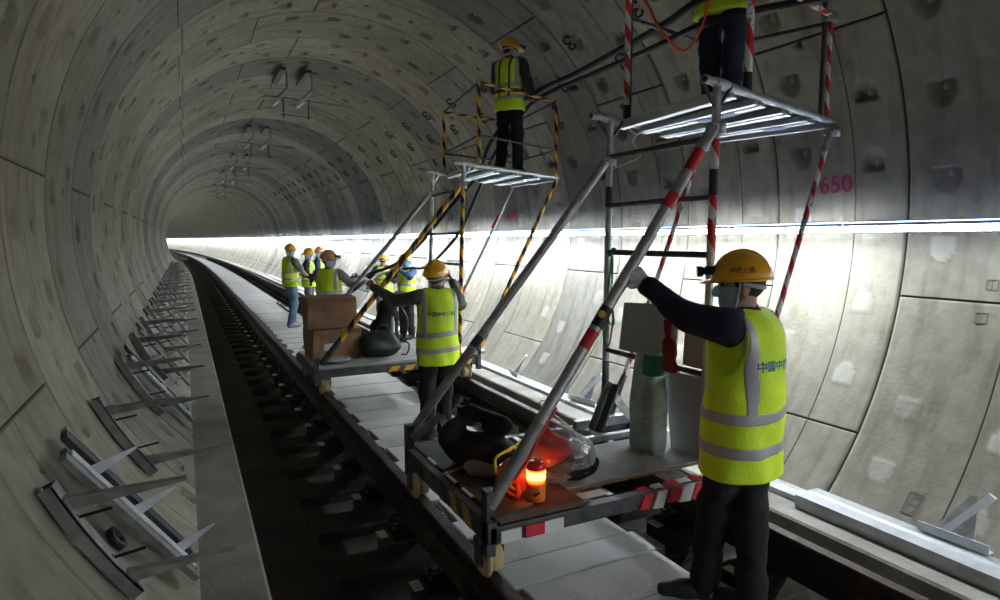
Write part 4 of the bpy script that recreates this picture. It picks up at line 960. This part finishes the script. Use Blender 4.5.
def person(label, loc, rz, J=None, head=(0, 1, 0), scale=1.0, h=.012, shirt='blackcloth', trousers='blackcloth', helmet='helmet', mask='mask', shoe='shoe',
           lamp=False, gloveL=None, gloveR=None, sleeve='long', text=False, curlL=.9, curlR=.9, nL=None, nR=None, dL=None, dR=None, vest=True, harness=False, vseed=0, helmet_text=False, hem=.72, roll=0, arm_r=1.0, girth=1.0, strip_x=.150):
    root = empty('person', loc, rz, label, 'person'); root.scale = (scale,) * 3
    j = dict(pelvis=(0, 0, .93), waist=(0, .0, 1.08), chest=(0, .01, 1.26), neck=(0, -.005, 1.43), head=(0, .02, 1.555),
             sR=(.185, 0, 1.37), sL=(-.185, 0, 1.37), eR=(.24, .0, 1.10), eL=(-.24, .0, 1.10), wR=(.25, .10, .87), wL=(-.25, .10, .87),
             hR=(.09, 0, .90), hL=(-.09, 0, .90), kR=(.10, .02, .49), kL=(-.10, .02, .49), aR=(.11, -.02, .09), aL=(-.11, -.02, .09), tR=(.13, .15, .03), tL=(-.13, .15, .03))
    j.update(J or {}); j = {k: np.array(v, float) for k, v in j.items()}
    hc = j['head']; Rh = basis(head)
    if roll: c, s_ = math.cos(roll), math.sin(roll); Rh = Rh @ np.array([[c, 0, s_], [0, 1, 0], [-s_, 0, c]])
    def H(x, y, z): return hc + Rh @ np.array([x, y, z])
    allp = np.stack(list(j.values())); lo = allp.min(0) - .16; hi = allp.max(0) + .16; lo[2] = -.02; lo[:2] -= .05; hi[:2] += .05
    # ---- skin: one continuous body
    hd = union([ell(H(0, -.012, .035), (.074, .092, .088), Rh), ell(H(0, .018, -.035), (.056, .066, .075), Rh), ell(H(0, .045, -.075), (.03, .03, .025), Rh)], .03)
    nose = cap(H(0, .083, .018), H(0, .103, -.018), .009, .0135); ears = [ell(H(s * .076, -.008, -.005), (.012, .022, .032), Rh) for s in (1, -1)]
    lips = ell(H(0, .078, -.052), (.022, .010, .008), Rh)
    arm = []
    for s in 'RL':
        arm += [cap(j['s' + s], j['e' + s], .046, .038), cap(j['e' + s], j['w' + s], .038, .026)]
    legs = []
    for s in 'RL':
        legs += [cap(j['h' + s], j['k' + s], .078, .052), cap(j['k' + s], j['a' + s], .052, .036), cap(j['a' + s] - (0, .02, .03), j['t' + s], .036, .026)]
    torso = [cap(j['pelvis'] - (.05, 0, 0), j['pelvis'] + (.05, 0, 0), .10), cap(j['waist'], j['chest'], .11, .125), cap(j['sL'] * .8 + j['sR'] * .2, j['sR'] * .8 + j['sL'] * .2, .07, .07), cap(j['neck'] - (0, 0, .03), H(0, -.015, -.04), .052, .05)]
    hands = []
    for s, cu, nn, dd, th in (('R', curlR, nR, dR, -1), ('L', curlL, nL, dL, 1)):
        d = nrmv(dd) if dd is not None else nrmv(j['w' + s] - j['e' + s]); n = nn if nn is not None else (-1 if s == 'R' else 1, 0, 0)
        hands.append(hand_prims(j['w' + s], d, n, th, cu))
    bodyf = union([union(torso + [hd] + legs + arm, .035), nose, lips] + ears, .008)
    fine = union(hands[0], .006); fine2 = union(hands[1], .006)
    me = sdf_mesh('body', bodyf, lo, hi, h)
    ms = [me]
    hh = .0045 if h < .01 else .0065
    for s, f in (('R', fine), ('L', fine2)):
        w = j['w' + s]; g = (gloveR if s == 'R' else gloveL)
        if g:
            o = sdf_obj('glove', off(union([f, cap(j['w' + s] - nrmv(j['w' + s] - j['e' + s]) * .03, w, .032, .027)], .01), .0025), w - .15, w + .15, hh, M[g], root, world=False)
            c = sdf_obj('cuff_band', off(cap(w - nrmv(w - j['e' + s]) * .045, w - nrmv(w - j['e' + s]) * .03, .034, .033), .0), w - .12, w + .12, hh, M['cuff' if g == 'glove' else 'blackcloth'], root, world=False)
        ms.append(sdf_mesh('hand', f, w - .15, w + .15, hh))
    bm = bmesh.new()
    for q in ms: bm.from_mesh(q)
    fm = bpy.data.meshes.new('body'); bm.to_mesh(fm); bm.free(); fm.polygons.foreach_set('use_smooth', [True] * len(fm.polygons))
    link('body', fm, M['skin'], root, world=False)
    # ---- eyes, hair
    e = MB()
    for s in (1, -1): e.tube([H(s * .03, .073, .022), H(s * .03, .086, .022)], .009, 8)
    for s in (1, -1): e.tube([H(s * .018, .085, .042), H(s * .045, .077, .043)], .004, 6)
    e.build('eyes', M['hair'], root, world=False)
    hairf = inter(off(ell(H(0, -.016, .036), (.074, .092, .088), Rh), .009), lambda P: ((P - hc) @ Rh)[:, 1] - .03, lambda P: -.055 - ((P - hc) @ Rh)[:, 2])
    sdf_obj('hair', sub(hairf, union(ears, .01), .004), hc - .17, hc + .17, min(h, .008), M['hair'], root, world=False)
    # ---- mask
    if mask:
        mk = inter(off(union([hd, nose], .01), .007), lambda P: .012 - ((P - hc) @ Rh)[:, 1], lambda P: ((P - hc) @ Rh)[:, 2] - .012, lambda P: -.098 - ((P - hc) @ Rh)[:, 2])
        o = sdf_obj('face_mask', mk, hc - .16, hc + .16, min(h, .0065), M[mask], root, world=False)
        l = MB()
        for s in (1, -1): l.tube(bez([H(s * .066, .018, -.01), H(s * .080, -.01, .012), H(s * .085, -.03, .0), H(s * .074, -.01, -.04), H(s * .06, .016, -.06)], 5), .0022, 5)
        l.build('ear_loop', M['strap'], o, world=False)
    # ---- helmet
    def T(P): return (P - hc) @ Rh
    def dome(P):
        Q = T(P) - np.array([0, -.012, .045]); a = ell((0, 0, 0), (.113, .135, .118)); b = ell((0, 0, .012), (.030, .128, .122))
        d = smin(a(Q), b(Q), .008); return np.maximum(d, -Q[:, 2] - .004)
    def brim(P):
        Q = T(P) - np.array([0, .002, .040]); q = Q / np.array([.126, np.nan, 1]) if 0 else Q
        y = np.where(Q[:, 1] > 0, Q[:, 1] / .175, Q[:, 1] / .152); rr = np.sqrt((Q[:, 0] / .126) ** 2 + y ** 2)
        zz = Q[:, 2] + .12 * np.maximum(Q[:, 1] - .08, 0); return np.maximum((rr - 1) * .12, np.abs(zz) - .0045)
    hf = min(h, .0065 if h > .009 else .0045)
    hel = lambda P: smin(dome(P), brim(P), .008)
    hob = sdf_obj('hard_hat', hel, hc - .24, hc + .24, hf, M[helmet], root, world=False)
    st = MB()
    for s in (1, -1): st.tube(bez([H(s * .085, .01, .035), H(s * .078, .02, -.03), H(s * .05, .035, -.10), H(0, .04, -.115)], 5), .0055, 6)
    st.build('chin_strap', M['strap'], root, world=False)
    nb = MB(); nb.tube(bez([H(-.086, .0, .025), H(-.07, -.075, .008), H(0, -.108, .0), H(.07, -.075, .008), H(.086, .0, .025)], 6), .010, 8); nb.build('nape_strap', M['strap'], root, world=False)
    if lamp:
        l = MB(); l.tube([H(0, .118, .085), H(0, .160, .082)], .018, 14); l.tube([H(0, .160, .082), H(0, .185, .081)], .025, 16); l.box(tuple(H(0, .115, .085)), (.05, .05, .04)); l.build('headlamp', M['lamp'], root, world=False)
    # ---- trousers
    tro = [cap(j['pelvis'] + (-.06, -.01, -.02), j['pelvis'] + (.06, -.01, -.02), .112, .112, (1, 1, 1))]
    for s in 'RL': tro += [cap(j['h' + s], j['k' + s], .094, .076), cap(j['k' + s], j['a' + s] - (0, 0, .02), .077, .068)]
    trf = inter(folds(union(tro, .04), .006, 24, vseed), lambda P: P[:, 2] - 1.06, lambda P: .038 - P[:, 2])
    sdf_obj('trousers', trf, lo, (hi[0], hi[1], 1.12), h, M[trousers], root, world=False)
    # ---- shoes
    for s in 'RL':
        a, t = j['a' + s], j['t' + s]; dz = min(a[2] - .09, 0) if 0 else 0
        b0 = np.array([a[0], a[1], a[2] - .045]); fd = nrmv((t - b0) * (1, 1, 0))
        sh = union([cap(b0 - fd * .03 - (0, 0, .0), b0 + fd * .10, .042, .038), cap(b0 + fd * .08, b0 + fd * .19 - (0, 0, .008), .042, .032), cap(b0 + (0, 0, .01), a + (0, 0, .03), .042, .045)], .03)
        shf = inter(sh, plane((0, 0, -1), -(a[2] - .09 + .002)))
        so = sdf_obj('shoe', shf, b0 - .3, b0 + .3, min(h, .009), M[shoe], root, world=False)
        sdf_obj('sole', inter(off(sh, .004), plane((0, 0, -1), -(a[2] - .09)), plane((0, 0, 1), a[2] - .09 + .02)), b0 - .3, b0 + .3, min(h, .008), M['black'], so, world=False)
    # ---- shirt
    shp = [cap(j['pelvis'] + (0, 0, .0), j['waist'], .135, .135), cap(j['waist'], j['chest'], .13, .145), cap(j['sL'] * .85 + j['sR'] * .15, j['sR'] * .85 + j['sL'] * .15, .082, .082), cap(j['neck'] - (0, 0, .06), j['neck'] + (0, .0, .012), .075, .062)]
    def flat(P):   # flatten front to back
        Q = P.copy(); Q[:, 1] = (Q[:, 1] - .005) * 1.22 + .005; return Q
    tf = union(shp, .05); tors = lambda P: tf(flat(P))
    ar = []
    for s in 'RL':
        ar.append(cap(j['s' + s], j['e' + s], .067 * arm_r, .058 * arm_r))
        if sleeve == 'long': ar.append(cap(j['e' + s], j['w' + s] - nrmv(j['w' + s] - j['e' + s]) * .015, .055 * arm_r, .040 * arm_r))
    if sleeve == 'short': ar = [cap(j['s' + s], j['s' + s] * .25 + j['e' + s] * .75, .068, .064) for s in 'RL']
    shf = folds(union([tors, union(ar, .02)], .035), .006, 34, vseed + 1)
    sdf_obj('shirt', inter(shf, plane((0, 0, -1), -.90)), lo, hi, h, M[shirt], root, world=False)
    # ---- vest
    if vest:
        def solid(P):
            Q = P.copy(); Q[:, 1] = Q[:, 1] * 1.30
            if girth != 1: Q[:, :2] = Q[:, :2] / girth
            # follow the lean of the trunk
            t = np.clip((P[:, 2] - j['pelvis'][2]) / (j['neck'][2] - j['pelvis'][2]), -.6, 1)[:, None]; Q[:, :2] -= (j['neck'][:2] - j['pelvis'][:2]) * t + j['pelvis'][:2]
            b = cap((0, 0, .70), (0, 0, 1.26), .208, .192)(Q)
            sh = cap((-.125, 0, 1.345), (.125, 0, 1.345), .098, .098)(Q)
            f = smin(b, sh, .07)
            return f + .006 * (np.sin(P[:, 2] * 17 + P[:, 0] * 21 + vseed) * np.sin(P[:, 0] * 13 - P[:, 1] * 11 + vseed) + .5 * np.sin(P[:, 0] * 46 + P[:, 1] * 33 + 5 * P[:, 2]) * np.clip((1.2 - P[:, 2]) * 2, 0, 1))
        cut = [ell(j['neck'] + (0, .03, .045), (.088, .085, .085))]
        for s, sg in (('R', 1), ('L', -1)):
            S = j['s' + s]; cut.append(ell(S + (sg * .045, 0, -.075), (.062, .115, .145))); cut.append(cap(S + (sg * .03, 0, .01), S + nrmv(j['e' + s] - S) * .3, .085, .09))
        vf = lambda P: np.maximum(np.maximum(solid(P), hem - P[:, 2]), -union(cut, .03)(P))
        L0 = lo + 0; L0[2] = hem - .05; H0 = hi + 0; H0[2] = 1.55
        L0[:2] = np.maximum(L0[:2], -.38); H0[:2] = np.minimum(H0[:2], .38)
        ctr = (j['neck'] + j['pelvis']) / 2; 
        V = sdf_obj('vest', vf, L0, H0, min(h, .010), M['vest'], root, world=False)
        thin = .0035; hb = min(h, .008)
        def on(mask): return lambda P: np.maximum.reduce([vf(P) - thin, mask(P)])
        for zc in (hem + .145, hem + .295):
            sdf_obj('reflective_strip', on(lambda P: np.abs(P[:, 2] - zc - .01 * np.sin(P[:, 0] * 9)) - .026), L0, H0, hb, M['reflect'], V, world=False)
        for sg in (1, -1):
            sdf_obj('reflective_strip', on(lambda P: np.maximum(np.abs(P[:, 0] - sg * np.where(P[:, 1] < .0, strip_x, .115) - (j['neck'][0]) * np.clip((P[:, 2] - .93) / .5, 0, 1)) - .022, np.maximum(hem + .30 - P[:, 2], np.where(P[:, 2] < 1.36, .06 - np.abs(P[:, 1]), -1)))), L0, H0, hb, M['reflect'], V, world=False)
        hemf = MB()
        if harness:
            for sg in (1, -1): sdf_obj('harness_strap', lambda P: np.maximum.reduce([vf(P) - .007, np.abs(P[:, 0] - sg * .07) - .014, .95 - P[:, 2]]), L0, H0, hb, M['redcloth'], V, world=False)
            sdf_obj('harness_strap', lambda P: np.maximum.reduce([vf(P) - .007, np.abs(P[:, 2] - 1.03) - .02]), L0, H0, hb, M['redcloth'], V, world=False)
        if text:
            txt, size, xo, zo = text
            tm = text_mesh(txt, size, .02); co_ = np.empty(len(tm.vertices) * 3); tm.vertices.foreach_get('co', co_); co_ = co_.reshape(-1, 3)
            P = np.stack([co_[:, 0] * 1.0 + xo, np.full(len(co_), -.34), co_[:, 1] + zo], 1)   # lies on the back (-y), reads from behind
            for it in range(60):
                d = vf(P); P[:, 1] += np.clip(d * .6, -.02, .02)
            P[:, 1] -= .0045
            tm.vertices.foreach_set('co', P.ravel()); link('back_lettering', tm, M['ink'], V, world=False)
    if helmet_text:
        tm = text_mesh('中铁八局', .030, .02)
        for v in tm.vertices:
            # wraps round the left side of the shell
            a = PI - .1 - v.co.x / .115 * -1.0 ; a = PI + (-v.co.x) / .12 + .15
            P = np.array([[.1, 0, 0]]); dz = .085 + v.co.y
            dirv = np.array([math.cos(a) * -1 * -1, -math.sin(a), 0.0]); r = .08
            for it in range(30):
                q = H(*(dirv * r + np.array([0, -.012, dz]))); dd = hel(q[None, :])[0]; r -= dd * .7
            v.co = Vector(H(*(dirv * (r + .0012) + np.array([0, -.012, dz]))))
        link('front_lettering', tm, M['redink'], hob, world=False)
    return root

def local(loc, rz, s, p):
    """world point -> the person's own coordinates"""
    v = Vector(p) - Vector(loc); c, q = math.cos(-rz), math.sin(-rz); return ((v.x * c - v.y * q) / s, (v.x * q + v.y * c) / s, v.z / s)
FL_ = -.28
def ang(dx, dy): return math.atan2(dy, dx) - PI / 2      # rz so that local +y points along (dx,dy)

# near worker, back to the camera, left arm raised to the long pole
L1 = (.36, 2.02, FL_); r1 = ang(-.34, .94); s1_ = 1.0
lc = lambda p: local(L1, r1, s1_, p)
hand1 = lc((-.055, 2.36, 1.355)); wr1 = lc((-.03, 2.29, 1.27))
person('worker in the right foreground, back turned, gloved left hand on the long pole', L1, r1, dict(
    wL=lc((.015, 2.30, 1.275)), eL=lc((.085, 2.10, 1.135)), sL=(-.185, .01, 1.385), wR=(.20, .13, .90), eR=(.25, .03, 1.11), sR=(.185, 0, 1.355),
    aL=lc((.30, 2.17, FL_ + .09)), kL=lc((.32, 2.13, FL_ + .50)), tL=lc((.15, 2.27, FL_ + .03)), aR=lc((.41, 1.97, FL_ + .09)), kR=lc((.41, 2.0, FL_ + .50)), tR=lc((.33, 2.13, FL_ + .03)),
    head=(-.02, .03, 1.545)), head=(-.52, .80, -.04), h=.008, shirt='navy', trousers='blackcloth', lamp=True, gloveL='glove', curlL=1.0, nL=lc(Vector(L1) + Vector((.25, .6, -.2))), dL=np.array(hand1) - np.array(lc((.015, 2.30, 1.275))),
    text=('中国中铁八局', .050, -.012, 1.215), strip_x=.168, helmet_text=True, vseed=1, hem=.70, arm_r=1.2, girth=1.11)

# middle worker between the trolleys
L2 = (.02, 5.05, FL_); r2 = ang(.10, .99); s2_ = .93
lc = lambda p: local(L2, r2, s2_, p)
person('worker standing between the two trolleys, seen from behind, left arm stretched out', L2, r2, dict(
    wL=lc((-.42, 5.50, 1.06)), eL=lc((-.28, 5.28, .95)), wR=lc((.29, 5.36, 1.10)), eR=lc((.30, 5.20, .90)), sR=(.19, 0, 1.36), aL=(-.10, -.02, .09), aR=(.08, .10, .09), kR=(.09, .10, .49), tR=(.10, .26, .03),
    head=(.0, .02, 1.55)), head=(.55, .8, .22), scale=s2_, h=.009, shirt='darkgrey', trousers='blackcloth', curlL=1.1, curlR=1.0, dL=(-.3, .7, .5), nL=(.5, .5, -.5), dR=(-.1, .6, .6), nR=(-.6, .4, 0),
    text=('中国中铁八局', .044, .0, 1.22), vseed=2, hem=.74, gloveR=None)

# worker on the far platform
L3 = (1.36, 6.27, 2.20); r3 = ang(.80, .55); s3_ = .87
lc = lambda p: local(L3, r3, s3_, p)
person('worker standing on the far raised platform, holding the black cables', L3, r3, dict(
    wR=lc((1.60, 6.18, 3.06)), eR=lc((1.52, 6.04, 3.02)), wL=(-.10, .26, 1.05), eL=(-.25, .07, 1.10), head=(0, .03, 1.545), aL=(-.12, -.03, .09), aR=(.12, .02, .09)), head=(.75, .75, -.12), scale=s3_, h=.011,
    shirt='plaid', trousers='blackcloth', lamp=True, harness=True, vseed=3, hem=.80, curlR=1.1)
# worker on the near platform, cut by the frame
L4 = (1.15, 3.0, 2.255); r4 = ang(.96, .22)
lc = lambda p: local(L4, r4, .88, p)
person('worker on the near raised platform, only dark jeans and vest hem in view', L4, r4, dict(wL=lc((1.22, 3.25, 3.02)), eL=lc((1.10, 3.22, 3.10)), wR=lc((1.25, 2.75, 3.0)), eR=lc((1.12, 2.75, 3.10)), head=(0, .03, 1.555), aL=(-.08, .03, .09), aR=(.08, -.03, .09)), head=(.3, 1, -.1), scale=.88, h=.011,
    shirt='navy', trousers='darkjeans', vseed=4, hem=.71)

# far group
L5 = (-.02, 13.2, FL_); r5 = ang(.85, .35)
lc = lambda p: local(L5, r5, .98, p)
person('far worker in blue jeans and grey T-shirt, leftmost of the group', L5, r5, dict(wR=lc((.33, 13.0, .72)), eR=lc((.20, 12.98, .83)), wL=lc((.36, 13.2, .72)), eL=lc((.12, 13.42, .80)), aR=(.12, -.10, .09), tR=(.14, .07, .03), aL=(-.11, .10, .09), tL=(-.12, .27, .03), kL=(-.10, .10, .5)), head=(.9, -.25, -.1), scale=.98, h=.012,
    shirt='greycloth', trousers='jeans', shoe='tanshoe', sleeve='short', gloveL='blackcloth', gloveR='blackcloth', vseed=5, hem=.84)
L6 = (.46, 13.9, FL_); r6 = ang(.8, -.35)
lc = lambda p: local(L6, r6, .92, p)
person('far worker partly hidden directly behind the one in blue jeans', L6, r6, dict(wR=lc((.62, 13.5, .72)), wL=lc((.80, 13.8, .72))), head=(.8, -.6, -.1), scale=.92, h=.014, shirt='navy', trousers='darkgrey', vseed=6, hem=.82)
L7 = (.86, 14.9, FL_); r7 = ang(.9, -.3)
person('farthest worker of the left group, mostly hidden behind the other two', L7, r7, {}, head=(.9, -.4, -.1), scale=.93, h=.014, shirt='bluework', trousers='darkgrey', vseed=7, hem=.82, helmet='helmet_pale')
L8 = (-.13, 8.85, FL_); r8 = ang(.55, .72); s8 = .94
lc = lambda p: local(L8, r8, s8, p)
person('worker in a pale orange helmet and grey shirt standing behind the cardboard boxes', L8, r8, dict(wR=lc((.26, 8.95, .92)), eR=lc((.16, 8.68, .86)), wL=lc((.10, 9.22, .90)), eL=lc((-.16, 9.12, .90))), head=(.95, -.12, -.05), scale=s8, h=.011, shirt='greycloth', trousers='darkgrey', helmet='helmet_pale', lamp=True, vseed=8, hem=.80, nR=(0, .5, .6), nL=(0, .5, .6))
L9 = (1.60, 12.1, -.30); r9 = ang(-.45, -.85); s9 = .88
lc = lambda p: local(L9, r9, s9, p)
person('far worker on the right ledge in dark trousers, facing the camera, white mask', L9, r9, dict(wR=lc((1.33, 11.75, .80)), eR=lc((1.28, 11.98, .78)), wL=lc((1.52, 11.72, .86))), head=(-.35, -.9, -.15), scale=s9, h=.012, shirt='navy', trousers='darkgrey', mask='mask', vseed=9, hem=.84)
L10 = (1.62, 10.75, -.30); r10 = ang(-.8, -.5); s10 = .89
lc = lambda p: local(L10, r10, s10, p)
person('far worker on the right ledge in blue sleeves and a bright blue mask', L10, r10, dict(wR=lc((1.38, 10.85, .93)), eR=lc((1.45, 10.95, .84)), wL=lc((1.42, 10.48, .95)), eL=lc((1.58, 10.42, .83))), head=(-.75, -.6, -.05), scale=s10, h=.012, shirt='bluework', trousers='blackcloth', mask='mask_blue', gloveL='redcloth', vseed=10, hem=.82)
# ================================================================ CAMERA, WORLD
cam = bpy.data.cameras.new('camera'); co = bpy.data.objects.new('camera', cam); COL.objects.link(co)
cam.lens = 624.7 * 36 / 1000; cam.sensor_width = 36; cam.clip_start = .05; cam.clip_end = 400
co.location = (-1.918, 0, 1.484); co.rotation_euler = (R_(90 - 5.511), 0, -R_(26.762))
SC.camera = co
w = bpy.data.worlds.new('world'); SC.world = w; w.use_nodes = True
w.node_tree.nodes['Background'].inputs[0].default_value = (.55, .6, .65, 1); w.node_tree.nodes['Background'].inputs[1].default_value = .25
SC.view_settings.view_transform = 'Standard'; SC.view_settings.look = 'None'; SC.view_settings.gamma = 1; SC.view_settings.exposure = 0
SC.view_settings.use_curve_mapping = False
